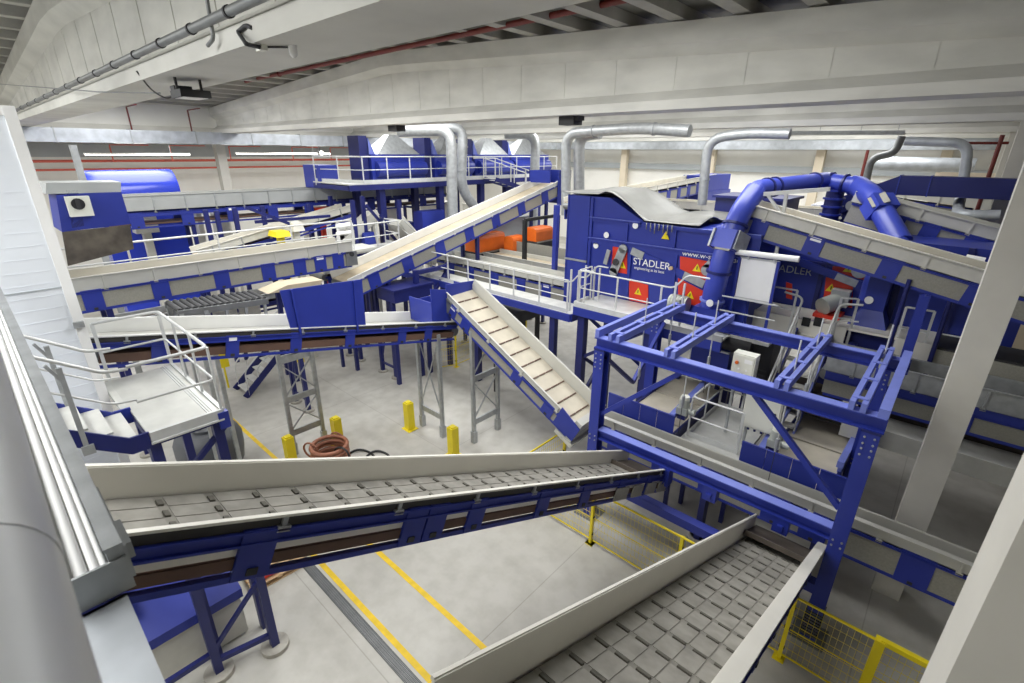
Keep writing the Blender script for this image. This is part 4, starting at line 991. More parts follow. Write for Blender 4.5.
for i, (z, yy, m_) in enumerate(((3.0, 13.0, 'deck'), (2.2, 16.5, 'darkbelt'))):
    k = MB(); k.box(-1.0, 9, yy, yy + 1.0, z - .3, z); k.box(-1.0, 9, yy - .03, yy, z - .35, z + .1); o = k.build('belt_trough', m_); tag(o, ('grey lower trough under the layered right conveyors', 'dark trough far under the second blue machine')[i], 'trough')
    for x in (-.6, 4.4, 8): MB().bar((x, yy + .5, 0), (x, yy + .5, z - .3), .14).build('leg', 'navy', o)
# dark rails on the floor between the columns
for y in (12.7, 13.6):
    k = MB(); k.box(-1.2, 8, y, y + .12, 0, .1); k.box(-1.2, 8, y - .04, y + .16, 0, .02); tag(k.build('floor_rail', 'steel'), 'steel floor rail right of the gantry, %s one' % ('front' if y < 13 else 'rear'), 'rail')

# ================================================================== BLUE DUCTS
R = .34
t = thing('air_duct', 'round blue air duct standing before the large machine and bending back over it', 'duct', (-5, 13.9, ZP))
p = [at(706, 330, y=13.7), at(712, 300, y=13.7), at(721, 262, y=13.7), at(740, 212, y=14.2), at(757, 189, y=15.0), at(826, 180, y=18.8)]
MB().tube(rounded([p[0], p[1], p[2], p[3], p[4].lerp(p[3], .1)], .5), .285, 24).build('duct_pipe', 'ductblue', t)
MB().tube(rounded([p[3].lerp(p[4], .75), p[4], p[5]], .35), [.285] * 2 + [.24] * 6, 24).build('duct_pipe', 'ductblue', t)
for a, b, f in ((p[1], p[2], .0), (p[1], p[2], .75), (p[2], p[3], .75), (p[4], p[5], .12), (p[4], p[5], .22), (p[4], p[5], .8)):
    c = a.lerp(b, f); d = (b - a).normalized() * .03; MB().cyl(c - d, c + d, (.28 if a is p[4] else R), 24).build('flange_ring', 'ltblue' if f < .7 and b is p[2] else 'navy', t)
c = p[2].lerp(p[3], .42); d = (p[3] - p[2]).normalized()
k = MB(); k.bar(c - d * .26, c + d * .26, .62, .62); o = k.build('inspection_box', 'ductblue', t)
k = MB(); k.bar(c - d * .2 + V3((0, -.31, 0)), c + d * .2 + V3((0, -.31, 0)), .44, .05); k.build('inspection_window', 'panel', o)
for sx in (-.33, .33): MB().bar(c - d * .25 + V3((sx, 0, 0)), c + d * .25 + V3((sx, 0, 0)), .06, .6).build('side_flap', 'galv', o)
k = MB(); k.bar(at(787, 192, y=14.7), at(775, 262, y=14.7), .08); k.bar(at(768, 195, y=14.7), at(783, 217, y=14.7), .07); k.bar(at(764, 194, y=14.7), at(830, 189, y=14.7), .1); k.build('support_bracket', 'rail', t)
k = MB(); b0 = p[0]; k.hexa([(b0.x - .55, b0.y - .3, 4.2), (b0.x + .75, b0.y - .3, 4.2), (b0.x + .75, b0.y + .4, 4.2), (b0.x - .55, b0.y + .4, 4.2), (b0.x - .34, b0.y - .3, 4.95), (b0.x + .36, b0.y - .3, 4.95), (b0.x + .36, b0.y + .36, 4.95), (b0.x - .34, b0.y + .36, 4.95)]); k.build('base_hood', 'blue', t)
c = at(710, 303, y=13.36); MB().cyl(c, c + V3((0, -.03, 0)), .1, 14).build('round_badge', 'white', t)
t = thing('air_duct', 'round blue air duct coming down to the flared hood beside the second machine', 'duct', (-1, 14.5, 4.4))
q = [at(826, 181, y=18.8), at(858, 186, y=18.6), at(874, 197, y=17.8), at(900, 243, y=16.8), at(885, 262, y=16.2), at(872, 282, y=16.0), at(870, 300, y=16.0)]
MB().tube([q[0], q[1].lerp(q[0], .15)], .25, 24).build('duct_pipe', 'ductblue', t)
MB().tube(rounded([q[0].lerp(q[1], .8), q[1], q[2], q[3]], .6), .29, 24).build('duct_pipe', 'ductblue', t)
for f in (.15, .6): c = q[0].lerp(q[1], f); d = (q[1] - q[0]).normalized() * .03; MB().cyl(c - d, c + d, .30, 24).build('flange_ring', 'navy', t)
MB().tube(rounded([q[3], q[4], V3((q[6].x, 16.0, q[5].z)), q[6]], .3), .27, 24).build('duct_pipe', 'ductblue', t)
c = q[2].lerp(q[3], .22); d = (q[3] - q[2]).normalized(); k = MB(); k.bar(c - d * .24, c + d * .24, .60, .60); o = k.build('inspection_box', 'ductblue', t)
k = MB(); nn = (V3((0, -1, .6)) - d * V3((0, -1, .6)).dot(d)).normalized(); k.bar(c - d * .18 + nn * .31, c + d * .18 + nn * .31, .42, .04, up=nn); k.build('inspection_window', 'panel', o)
x = at(870, 320, y=15.9).x; zh = at(870, 336, y=15.45).z; zt2 = at(869, 310, y=15.7).z; zu = at(869, 280, y=15.7).z
k = MB(); k.hexa([(x - .55, 15.45, zh), (x + .5, 15.45, zh), (x + .5, 16.3, zh), (x - .55, 16.3, zh), (x - .24, 15.7, zt2), (x + .24, 15.7, zt2), (x + .24, 16.3, zt2), (x - .24, 16.3, zt2)]); k.build('flared_hood', 'blue', t)
k = MB(); k.box(x - .65, x + .6, 15.4, 16.32, zh - .35, zh); k.build('hood_base', 'navy', t)
MB().box(x - .24, x + .24, 15.7, 16.3, zt2, zu + .3).build('square_riser', 'blue', t)
c = at(869, 300, y=15.68); MB().cyl(c, c + V3((0, -.04, 0)), .1, 14).build('round_badge', 'white', t)
t = thing('duct_junction', 'dark blue vertical duct with ribs under the meeting point of the two round ducts', 'duct', at(829, 240, y=20.5))
a, b = at(827, 184, y=18.8), at(828, 224, y=18.8)
MB().cyl(V3((b.x, b.y, b.z - 1)), (b.x, b.y, a.z), .25, 24).build('riser', 'navy', t)
for f in (.25, .45, .65, .85): z = b.z + (a.z - b.z) * f; MB().cyl((b.x, b.y, z - .03), (b.x, b.y, z + .03), .31, 24).build('flange_ring', 'blue', t)
k = MB(); a = at(815, 229, y=20); b = at(865, 233, y=20); k.bar(a, b, .12); k.bar(at(838, 228, y=20), at(860, 196, y=20), .14); k.cyl(at(845, 218, y=20), at(862, 205, y=20), .35, 14); tag(k.build('fan_unit', 'navy'), 'dark blue slanted fan unit beside the ribbed duct', 'fan')
t = thing('square_duct', 'dark blue square duct running right above the upper conveyor', 'duct', (-.6, 19.3, 7.9))
z0, z1 = 7.86, 8.42
pA = at(898, 185, y=19.6).x
k = MB(); k.box(pA, 9, 19.6, 20.4, z0, z1); k.hexa([(pA - 1.5, 19.6, z0 - .75), (pA, 19.6, z0), (pA, 20.4, z0), (pA - 1.5, 20.4, z0 - .75), (pA - 1.5, 19.6, z1 - .75), (pA, 19.6, z1), (pA, 20.4, z1), (pA - 1.5, 20.4, z1 - .75)]); k.build('duct_body', 'navy', t)
for xx in (pA, pA + .75): MB().box(xx - .015, xx + .015, 19.58, 20.42, z0 - .02, z1 + .02).build('duct_joint', 'blue', t)

# ================================================================== SORTING LINE BEHIND THE WALKWAY
conveyor('sorting belt with grey side and blue brackets behind the lower walkway, front one', 'X', 14.6, 15.7, (-18.0, 4.52), (-10.5, 4.52), wall=.18, style='panel', plates=[-17, -15.7, -14.2, -12.7, -11.4], plate_w=.45, depth=1.0, belt='sheet', wallm='sheet', gap=.1, stickers=(-11.4,), group='sorting belts behind the walkway')
conveyor('sorting belt with tan belt behind the lower walkway, rear one', 'X', 16.2, 17.3, (-16.5, 4.6), (-10.5, 4.6), wall=.16, style='panel', plates=[-15, -13, -11.2], plate_w=.4, depth=.9, belt='tan', wallm='sheet', group='sorting belts behind the walkway')
k = MB(); k.box(-16, -10.5, 17.8, 18.9, 4.2, 4.7); k.box(-16, -10.5, 17.75, 17.8, 4.1, 5.0); tag(k.build('steel_trough', 'panel'), 'plain grey trough beyond the sorting belts', 'trough')


def cover(px0, px1, py0, py1, xp, wd, lb):
    a, b = at(px0, py1, x=xp), at(px1, (py0 + py1) / 2, x=xp); y0, y1 = a.y, b.y; z1 = at(px0, py0, x=xp).z; z0 = a.z
    t = thing('sorter_cover', lb, 'sorter cover', (xp - wd / 2, (y0 + y1) / 2, z0 - .5), 'orange sorter covers')
    r = .18; pr = [(xp - wd, z0), (xp, z0), (xp, z1 - r), (xp - r * .3, z1 - r * .3), (xp - r, z1), (xp - wd + r, z1), (xp - wd + r * .3, z1 - r * .3), (xp - wd, z1 - r)]
    MB().poly([(x, y0, z) for x, z in pr], (0, y1 - y0, 0)).build('cover', 'orange', t)
    MB().box(xp - wd - .05, xp + .05, y0 - .05, y1 + .05, z0 - .5, z0).build('machine_bed', 'dark', t)
    k = MB(); k.box(xp - wd, xp + .08, y0, y1, z0 - .06, z0); k.build('bed_rim', 'panel', t)


cover(478, 505, 236, 253, -17.0, .9, 'long orange rounded cover, leftmost of the orange sorter covers')
cover(513, 524, 237, 252, -15.8, .6, 'small square orange cover with dark door between the two long orange covers')
cover(536, 553, 229, 242, -15.2, .9, 'long orange rounded cover nearest the blue machine end')
t = thing('upright_portal', 'black upright portal between the orange sorter covers', 'frame', (-14.5, 16.4, 0))
a = at(525, 220, x=-14.4)
for dy in (0, 2.4): MB().bar((-14.4, a.y + dy, 0), (-14.4, a.y + dy, a.z), .16).build('post', 'black', t)
MB().bar((-14.4, a.y, a.z), (-14.4, a.y + 2.4, a.z), .14).build('top_beam', 'black', t)
a = at(557, 205, y=15.9); k = MB(); k.bar((a.x, a.y, 0), (a.x, a.y, a.z), .18); tag(k.build('steel_post', 'blue'), 'blue post beside the left end of the large machine', 'post')
k = MB(); a = at(480, 222, x=-17); b = at(520, 212, x=-17); k.box(-19, -17.6, a.y, b.y + 1.5, 4.2, 5.8); tag(k.build('machine_hood', 'wallg'), 'pale grey hood behind the orange sorter covers', 'hood')

a, b = at(938, 253, y=15.75), at(984, 262, y=15.75); t = thing('tube_lamp', 'white tube lamp at the right end of the long cream-topped conveyor', 'lamp', (a + b) / 2)
MB().cyl(a, b, .035, 10).build('tube', 'white', t); MB().cyl(a.lerp(b, .6), b, .1, 14).build('lamp_head', 'white', t); MB().bar(a.lerp(b, .3), a.lerp(b, .3) - V3((0, .15, .35)), .05).build('bracket', 'rail', t)

# ================================================================== BACKGROUND
conveyor('long grey-walled conveyor high at the far left below the white wall', 'Y', -25.1, -24.0, (3.6, 7.34), (20.4, 7.24), wall=.52, style='open', plates=[4.6 + i * 1.75 for i in range(9)], plate_w=.45, depth=1.25, wallm='greywall', belt='tan', gap=.12,
         legs=((6.5, 0, 'navy'), (12.0, 0, 'navy'), (18, 0, 'navy')), name='belt_conveyor', stickers=(8.1,))
k = MB(); y0, y1 = at(88, 180, x=-26.5).y, at(178, 180, x=-26.5).y; zt_ = at(150, 170, x=-26.5).z; zb_ = at(150, 193, x=-26.5).z
rows = []
for i in range(2):
    y = (y0, y1)[i]; rows.append([(-26.5 + (-1.0 + 1.0 * math.cos(a_)) * 1.0, y, zb_ + (zt_ - zb_) * math.sin(a_)) for a_ in [math.pi * j / 20 for j in range(21)]])
k.grid(rows); 
for y in (y0, y1): k._add([(-26.5 + (-1.0 + 1.0 * math.cos(math.pi * j / 20)), y, zb_ + (zt_ - zb_) * math.sin(math.pi * j / 20)) for j in range(21)], [tuple(range(21))])
k.box(-28.3, -26.7, y0 + .1, y1 - .1, 0, zb_)
t = k.build('drum_cover', mat('glossy_blue', (52, 70, 190), .18)); tag(t, 'glossy rounded blue drum cover at the far left', 'drum cover')
for f in (.3, .6, .85): MB().box(-27.5, -26.4, y0 + (y1 - y0) * f - .03, y0 + (y1 - y0) * f + .03, zb_, zb_ + .02).build('seam_strip', 'blue', t)
# mezzanine with separators
XM = -21.0
t = thing('mezzanine', 'railed blue mezzanine deck carrying the blue separators in the far middle', 'mezzanine', (-23, 18, 0))
ym0, ym1 = at(348, 180, x=XM).y, at(556, 178, x=XM).y; zm = 7.62
MB().box(XM - 3.3, XM, ym0, ym1, zm - .06, zm).build('deck', 'deck', t)
k = MB(); k.box(XM - .06, XM + .05, ym0, ym1, zm - .32, zm - .06); k.box(XM - 3.3, XM, ym0, ym1, zm - .30, zm - .1); k.build('edge_beam', 'navy', t)
railing(t, [(XM - 3.0, ym0, zm), (XM, ym0 + .8, zm), (XM, ym1, zm)], 1.15, 1.35, r=.03)
for f in (.12, .36, .56, .7, .9):
    y = ym0 + (ym1 - ym0) * f
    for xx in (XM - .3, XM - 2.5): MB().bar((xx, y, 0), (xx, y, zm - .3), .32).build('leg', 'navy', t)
for i, (pa, pb) in enumerate(((378, 420), (440, 468), (480, 508), (514, 546))):
    x = XM - 1.6; ya, yb = at(pa, 157, x=x).y, at(pb, 157, x=x).y; yc = (ya + yb) / 2
    s = thing('separator', ('blue separator box with grey pyramid hood, leftmost on the mezzanine', 'blue separator box with grey pyramid hood behind the tall vertical pipes', 'blue separator box with grey pyramid hood just right of the vertical pipes', 'blue separator box with grey pyramid hood at the right end of the mezzanine')[i], 'separator', (x, yc, zm), 'separators on the mezzanine')
    MB().box(x - 1.6, x, ya - .4, yb + .3, zm, zm + 1.25).build('body', 'blue', s)
    MB().cyl((x + .02, ya - .2, zm + .55), (x + .02, yb + .2, zm + .55), .38, 16).build('drum_housing', 'blue', s)
    k = MB(); hz = zm + 1.25; k.hexa([(x - 1.5, ya, hz), (x, ya, hz), (x, yb, hz), (x - 1.5, yb, hz), (x - .95, yc - .22, hz + .95), (x - .5, yc - .22, hz + .95), (x - .5, yc + .22, hz + .95), (x - .95, yc + .22, hz + .95)]); k.build('pyramid_hood', 'galv', s)
    MB().cyl((x - .72, yc, hz + .9), (x - .72, yc, 9.8), .24, 16).build('neck_pipe', 'galv', s)
    k = MB(); k.box(x - 1.2, x - .2, ya - .9, ya - .45, zm, zm + 2.1); k.build('drive_tower', 'navy', s)
    k = MB(); k.poly([(x - .15, ya - .4, hz + .75), (x - .15, ya - .05, hz), (x - .15, ya - .4, hz)], (-.8, 0, 0)); k.build('white_gusset', 'ltblue', s)
k = MB(); a = at(320, 165, x=-24); k.box(-25.2, -23.6, at(315, 170, x=-24).y, at(334, 170, x=-24).y, 7.3, a.z); tag(k.build('cabinet', 'blue'), 'blue cabinet at the left end of the mezzanine', 'cabinet')
# overhead galvanised pipes
def pipe(lb, pts, r, m='galv', rb=.7, name='overhead_pipe', rings=()):
    t = thing(name, lb, 'pipe', pts[-1]); rp = rounded(pts, rb); MB().tube(rp, r, 18).build('pipe_run', m, t)
    for f in rings:
        i = max(0, min(len(pts) - 2, int(f))); c = V3(pts[i]).lerp(V3(pts[i + 1]), f - int(f)); d = (V3(pts[i + 1]) - V3(pts[i])).normalized() * .04; MB().cyl(c - d, c + d, r + .03, 18).build('pipe_collar', m, t)
XP = -19.3
pipe('galvanised pipe bending down from the girder, left of the vertical pair', [at(398, 131, x=XP - 2), at(451, 130, x=XP), V3((XP, at(450, 170, x=XP).y, 3.0))], .26, rings=(1.3, 1.6))
pipe('galvanised pipe of the vertical pair, right one, kinked at its foot', [at(436, 127, x=XP - 1.2), at(463, 128, x=XP - .6), at(461, 188, x=XP - .6), at(478, 212, x=XP - .6)], .26, rings=(1.3, 1.7))
pipe('galvanised vertical pipe at the right end of the mezzanine', [at(505, 134, x=XP - 1.5), at(536, 134, x=XP), V3((XP, at(534, 170, x=XP).y, 4.0))], .27)
pipe('galvanised pipe rising beside the inclined conveyor hood and running right under the girder', [at(566, 215, y=19), at(566, 133, y=19), at(640, 128, y=19), at(690, 131, y=19)], .22, rings=(2.3, 1.4))
pipe('second vertical galvanised pipe behind the inclined conveyor hood', [at(579, 195, y=22), at(579, 136, y=22), at(600, 133, y=22)], .28)
pipe('galvanised pipe drop above the blue tail box of the far tan conveyor', [at(702, 205, y=19), at(708, 139, y=19), at(745, 133, y=19), at(790, 134, y=19)], .17, rings=(.4,))
pipe('dark grey bent pipe beside the far right roller door', [at(866, 182, y=24), at(871, 158, y=24), at(895, 153, y=24), at(902, 136, y=24)], .13, 'steel', rb=.4)
pipe('galvanised pipe dropping beside the red riser at the right', [at(905, 141, y=21.5), at(969, 143, y=21.5), at(962, 190, y=21.5), at(957, 215, y=19.3), at(1000, 215, y=19.3)], .14, 'zinc', rb=.4)
pipe('shiny corrugated duct along the far right wall', [at(872, 163, y=36), at(975, 166, y=36)], .38, 'zinc')
k = MB(); a, b = at(770, 134, y=23), at(905, 134, y=23); k.bar(a, b, .3, .06); k.bar(a + V3((0, -.15, .05)), b + V3((0, -.15, .05)), .02, .12)
for f in (.1, .4, .7, .95): c = a.lerp(b, f); k.bar(c, V3((c.x, c.y, 11.6)), .02)
tag(k.build('cable_tray', 'galv'), 'galvanised cable tray hanging under the far girder', 'cable tray')
# far-left rectangular duct along the column row
t = thing('rectangular_duct', 'long galvanised rectangular duct along the far left columns', 'duct', (-33, 20, 9.3))
MB().box(-33.6, -33.0, 2.6, 45.4, 9.32, 9.96).build('duct_body', 'zinc', t)
for i in range(14): MB().box(-33.63, -32.97, 4 + i * 3.0, 4.05 + i * 3.0, 9.29, 9.99).build('duct_flange', 'galv', t)
for i in range(6): MB().box(-33.3, -32.985, 6.2 + i * 5.1, 7.6 + i * 5.1, 9.30, 9.32).build('outlet_grille', 'white', t)
t2 = MB(); t2.box(-33.0, 16, 44.6, 45.2, 9.35, 9.95); tag(t2.build('rectangular_duct', 'zinc'), 'galvanised rectangular duct along the top of the far back wall', 'duct')
# red sprinkler pipes
pipe('red sprinkler main running along the roof between the two big girders', [(-34.4, 10.3, at(256, 79, y=10.3).z), (6, 10.3, at(256, 79, y=10.3).z)], .07, 'redpipe', name='sprinkler_pipe', rings=(.3, .7))
zz = at(256, 79, y=10.3).z + .35
pipe('thin red sprinkler branch above the red main', [(-34.4, 10.5, zz), (6, 10.5, zz)], .035, 'redpipe', name='sprinkler_pipe')
pipe('red sprinkler pipe along the far left annex, upper one', [(-46, -5, 8.25), (-46, 45, 8.25)], .09, 'annexred', name='sprinkler_pipe')
pipe('red sprinkler pipe along the far left annex, lower one', [(-46, -5, 7.7), (-46, 45, 7.7)], .07, 'annexred', name='sprinkler_pipe')
for i, y in enumerate((8.0, 11.5, 15.5, 20.5, 24.0)):
    k = MB(); k.cyl((-44, y, 8.25), (-44, y, 9.3), .04, 8); k.cyl((-46, y, 8.25), (-44, y, 8.25), .04, 8); k.cyl((-44, y, 9.3), (-43.0, y + 2, 9.3), .03, 8)
    tag(k.build('sprinkler_drop', 'annexred'), 'red sprinkler drop in the far left annex, %s from the left' % ('first', 'second', 'third', 'fourth', 'fifth')[i], 'pipe')
for i, (px, py, pz) in enumerate(((127, 110, 0), (187, 108, 0))):
    a = at(px, py, x=-34); k = MB(); k.cyl((-34, a.y, 9.9), (-34, a.y, 11.1), .04, 8); k.cyl((-34, a.y, 11.1), (-32, a.y, 11.1), .03, 8); tag(k.build('sprinkler_drop', 'redpipe'), ('thin red riser on the upper far wall, left one', 'thin red riser on the upper far wall, right one')[i], 'pipe')
k = MB(); a = at(1000, 143, y=22); k.cyl(V3((a.x, a.y, 0)), V3((a.x, a.y, 9.6)), .06, 10); k.cyl(a + V3((-1.2, 0, 0)), a + V3((.2, 0, 0)), .04, 8); tag(k.build('fire_riser', 'redpipe'), 'red fire riser pipe beside the far right column', 'pipe')
a = at(868, 150, y=40); k = MB(); k.cyl((a.x, a.y, 0), (a.x, a.y, 9.3), .09, 8); tag(k.build('fire_riser', 'redpipe'), 'thin red riser on the far back wall column', 'pipe')
# annex: glow on the ceiling made as lit strips, then a flood lamp
for i, (pa, pb, py) in enumerate(((84, 190, 154.5), (236, 330, 153.5), (366, 420, 154))):
    a, b = at(pa, py, x=-42), at(pb, py, x=-42); t = thing('ceiling_glow_strip', 'lit strip for lamp glow on the far left annex ceiling, %s from the left' % ('first', 'second', 'third')[i], 'lamp', (a + b) / 2, 'annex ceiling glow strips')
    MB().box(-42.1, -41.9, a.y, b.y, a.z, a.z + .1).build('housing', 'white', t); MB().box(-42.08, -41.88, a.y + .05, b.y - .05, a.z - .05, a.z).build('glow_strip', 'lampw', t)  # housing added only to carry the glow strip
    for f in (.2, .8): MB().cyl((-42, a.y + (b.y - a.y) * f, a.z), (-42, a.y + (b.y - a.y) * f, 9.62), .015, 6).build('added_strip_hanger', 'galv', t)
c = at(320, 153, x=-40); k = MB(); k.cyl((c.x, c.y, c.z), (c.x + .25, c.y, c.z), .2, 14); k.cyl((c.x - .1, c.y, c.z + .1), (c.x - .1, c.y, 9.6), .05, 8); o = k.build('flood_lamp', 'dark'); tag(o, 'round bright flood lamp on the far annex wall', 'lamp')
MB().cyl((c.x + .25, c.y, c.z), (c.x + .27, c.y, c.z), .17, 14).build('lens', 'lampw', o)
# girder fittings
t = thing('conduit_pipe', 'grey conduit pipe clipped along the face of the near girder', 'pipe', (-15, 2.3, 10.2))
zc = 10.25
MB().cyl((-33, 2.26, zc), (.2, 2.26, zc), .047, 14).build('pipe_run', 'steel', t)
for i in range(17): x = -2.9 - i * .85 - i * i * .035; MB().cyl((x - .02, 2.26, zc), (x + .02, 2.26, zc), .058, 14).build('pipe_clip', 'dark', t)
MB().tube(rounded([(-6.35, 2.3, 10.9), (-6.35, 2.29, 10.1), (-6.5, 2.27, 10.05)], .05), .02, 6).build('cable_drop', 'steel', t)
MB().bar((-6.5, 2.3, 10.9), (-6.5, 2.3, 12.2), .05, .03).build('cable_duct', 'galv', t)
t = thing('flood_light', 'black flood light hanging under the near girder', 'flood light', (-6.6, 2.9, 9.7))
c = at(190, 92, z=9.80)
k = MB(); k.box(c.x - .28, c.x + .18, c.y - .18, c.y + .22, 9.72, 9.82); k.build('lamp_body', 'black', t); k = MB(); k.box(c.x - .45, c.x - .26, c.y - .12, c.y + .12, 9.74, 9.90); k.build('driver_box', 'black', t)
MB().box(c.x - .25, c.x + .15, c.y - .14, c.y + .18, 9.715, 9.722).build('lens', 'white', t); k = MB(); k.bar((c.x, c.y - .16, 9.82), (c.x, c.y - .16, 9.98), .03); k.bar((c.x, c.y + .16, 9.82), (c.x, c.y + .16, 9.98), .03); k.build('bracket', 'black', t)
MB().tube(rounded([(c.x - .4, c.y, 9.85), (c.x - .6, c.y - .15, 9.72), (c.x - .75, c.y - .3, 9.85), (c.x - .8, 2.34, 10.1)], .1), .012, 6).build('cable', 'black', t)
t = thing('flood_light', 'black flood light under the second girder above the middle of the hall', 'flood light', at(572, 120, y=12.3))
c = at(572, 120, y=11.9); k = MB(); k.box(c.x - .3, c.x + .2, 11.7, 12.1, c.z - .13, c.z + .12); k.build('lamp_body', 'black', t); MB().bar((c.x, 11.9, c.z), (c.x, 11.9, 9.95), .05).build('bracket', 'dark', t); MB().box(c.x + .2, c.x + .3, 11.75, 12.05, c.z - .02, c.z + .12).build('driver_box', 'dark', t)
c = at(397, 128, y=12.0); k = MB(); k.box(c.x - .3, c.x + .25, 11.8, 12.2, c.z - .12, c.z + .12); k.bar((c.x, 12, c.z), (c.x, 12, 9.95), .05); tag(k.build('flood_light', 'black'), 'black flood light under the second girder above the leftmost separator', 'flood light')
t = thing('security_camera', 'small white dome camera with cable under the near girder', 'camera', (-4, 2.8, 9.8))
c = at(294, 57, z=9.88); k = MB(); k.tube([(c.x, c.y, 9.98), (c.x, c.y, 9.93), (c.x, c.y, 9.895), (c.x, c.y, 9.87)], [.042, .042, .036, .015], 16); k.build('dome', 'white', t)
c2 = at(262, 51, z=9.93); MB().box(c2.x - .07, c2.x + .07, c2.y - .03, c2.y + .03, 9.93, 9.98).build('junction_box', 'cab', t)
MB().tube([(c.x, c.y, 9.965), (c2.x, c2.y, 9.965)], .01, 6).build('cable', 'dark', t)
MB().tube(rounded([c2 + V3((0, 0, .03)), at(246, 44, z=9.93), at(238, 32, y=2.34), at(246, 25, y=2.34), at(252, 28, y=2.36)], .05), .02, 8).build('conduit_bend', 'dark', t)
k = MB(); k.tube([(-34, 1.6, 9.62), at(0, 84, y=2.0), at(100, 92, y=2.2), at(160, 93, y=2.6)][1:], .012, 6); tag(k.build('steel_cable', 'steel'), 'thin steel cable slung across the near girder at upper left', 'cable')
# far clutter -------------------------------------------------------
conveyor('far tan conveyor rising right behind the grey tarp', 'Y', -13.2, -12.1, (at(585, 199, x=-12.1).y, at(585, 199, x=-12.1).z), (at(716, 174, x=-12.1).y, at(716, 174, x=-12.1).z), wall=.2, style='panel', depth=.95, belt='tan', wallm='bwhite', plate_w=.4, legs=((at(660, 190, x=-12.1).y, 0, 'navy'), (at(690, 182, x=-12.1).y, 0, 'navy')), name='inclined_conveyor')
a = at(704, 192, x=-12.0); b = at(731, 174, x=-12.0); k = MB(); k.box(-13.4, -12.0, a.y, b.y, a.z, b.z); k.box(-13.5, -11.9, a.y - .1, b.y + .1, a.z - .7, a.z); tag(k.build('discharge_box', 'blue'), 'blue discharge box at the top of the far tan conveyor', 'chute')
k = MB(); k.box(-6.6, -4.4, 17.8, 19.6, 5.4, 7.6); k.box(-6.7, -4.3, 17.7, 19.7, 7.6, 7.68); tag(k.build('hopper_box', 'navy'), 'dark blue open hopper behind the large machine and the blue duct', 'hopper')
conveyor('grey-walled conveyor climbing left in the far left clutter', 'X', 7.6, 8.6, (at(131, 226, y=7.6).x, at(131, 226, y=7.6).z), (at(215, 268, y=7.6).x, at(215, 268, y=7.6).z), wall=.5, style='panel', depth=1.0, wallm='galv', belt='tan', plates=[], name='inclined_conveyor')
conveyor('pale slender conveyor climbing right in the far left clutter', 'Y', -22.6, -21.8, (at(196, 250, x=-21.8).y, at(196, 250, x=-21.8).z), (at(350, 205, x=-21.8).y, at(350, 205, x=-21.8).z), wall=.25, style='open', depth=.7, wallm='bwhite', belt='tan', plates=[], name='inclined_conveyor')
rnd = random.Random(3)
t = thing('steel_framework', 'navy steel framework of beams and posts behind the far left walkway', 'framework', (-22, 9, 0))
for px, py0, py1, xx in ((205, 210, 232, -23), (216, 211, 240, -23), (234, 208, 240, -23), (262, 206, 236, -23), (308, 204, 238, -22.8), (352, 200, 262, -20.5), (362, 196, 262, -20.5), (398, 200, 262, -20.2), (330, 196, 232, -23)):
    a = at(px, py0, x=xx); MB().bar((xx, a.y, 0), (xx, a.y, a.z), .16).build('post', 'navy', t)
for (pa, qa, pb, qb, xx) in ((255, 222, 330, 216, -21.2), (245, 207, 290, 224, -21), (380, 215, 420, 250, -20), (366, 205, 400, 245, -20.2)):
    a, b = at(pa, qa, x=xx), at(pb, qb, x=xx); MB().bar(a, b, .09, .12).build('beam', 'navy', t)
for i, (pa, qa, pb, qb, xx) in enumerate(((196, 214, 206, 236, -26), (216, 214, 232, 236, -26), (132, 216, 160, 232, -26), (292, 204, 322, 218, -27), (384, 208, 400, 226, -26), (420, 205, 438, 222, -27), (470, 205, 486, 226, -27), (444, 203, 460, 232, -26))):
    a, b = at(pa, qa, x=xx), at(pb, qb, x=xx); k = MB(); k.box(xx - .8, xx, a.y, b.y, min(a.z, b.z), max(a.z, b.z)); k.bar((xx - .4, (a.y + b.y) / 2, 0), (xx - .4, (a.y + b.y) / 2, min(a.z, b.z)), .3); k.box(xx - .85, xx + .05, a.y - .05, b.y + .05, max(a.z, b.z), max(a.z, b.z) + .06)
    tag(k.build('sheet_metal_casing', 'bwhite'), 'pale sheet metal casing in the far clutter, %s from the left' % ('second', 'third', 'first', 'fourth', 'fifth', 'sixth', 'last', 'seventh')[i], 'casing', 'pale casings in the far clutter')
for i, (pa, qa, pb, qb, xx, m_, lb) in enumerate(((277, 231, 291, 238, -20.5, 'yellow', 'yellow machine part behind the far left walkway'), (316, 207, 334, 216, -24, 'red', 'red box under the far grey conveyor'), (354, 208, 364, 217, -24, 'orange', 'orange box under the far grey conveyor, beside the posts'), (337, 222, 352, 229, -20.6, 'white', 'white roll behind the far left walkway, upper one'), (337, 230, 352, 236, -20.6, 'white', 'white roll behind the far left walkway, lower one'),
                                        (366, 232, 376, 250, -20.2, 'blue', 'blue motor cover beyond the inclined conveyor foot'), (424, 210, 446, 240, -20.8, 'blue', 'blue machine casing under the mezzanine'), (405, 222, 418, 236, -22, 'blue', 'small blue casing under the mezzanine'), (294, 222, 304, 232, -20.6, 'bwhite', 'white box beside the yellow machine part'))):
    a, b = at(pa, qb, x=xx), at(pb, qa, x=xx); k = MB()
    if m_ == 'white': k.cyl((xx, a.y, (a.z + b.z) / 2), (xx, b.y, (a.z + b.z) / 2), (b.z - a.z) / 2, 16)
    else: k.hexa([(xx - .9, a.y, a.z), (xx, a.y, a.z), (xx, b.y, a.z), (xx - .9, b.y, a.z), (xx - .8, a.y + .05, b.z), (xx - .1, a.y + .05, b.z), (xx - .1, b.y - .05, b.z), (xx - .8, b.y - .05, b.z)])
    k.bar((xx - .4, (a.y + b.y) / 2, 0), (xx - .4, (a.y + b.y) / 2, a.z), .25)
    tag(k.build('machine_part', m_), lb, 'machine part')
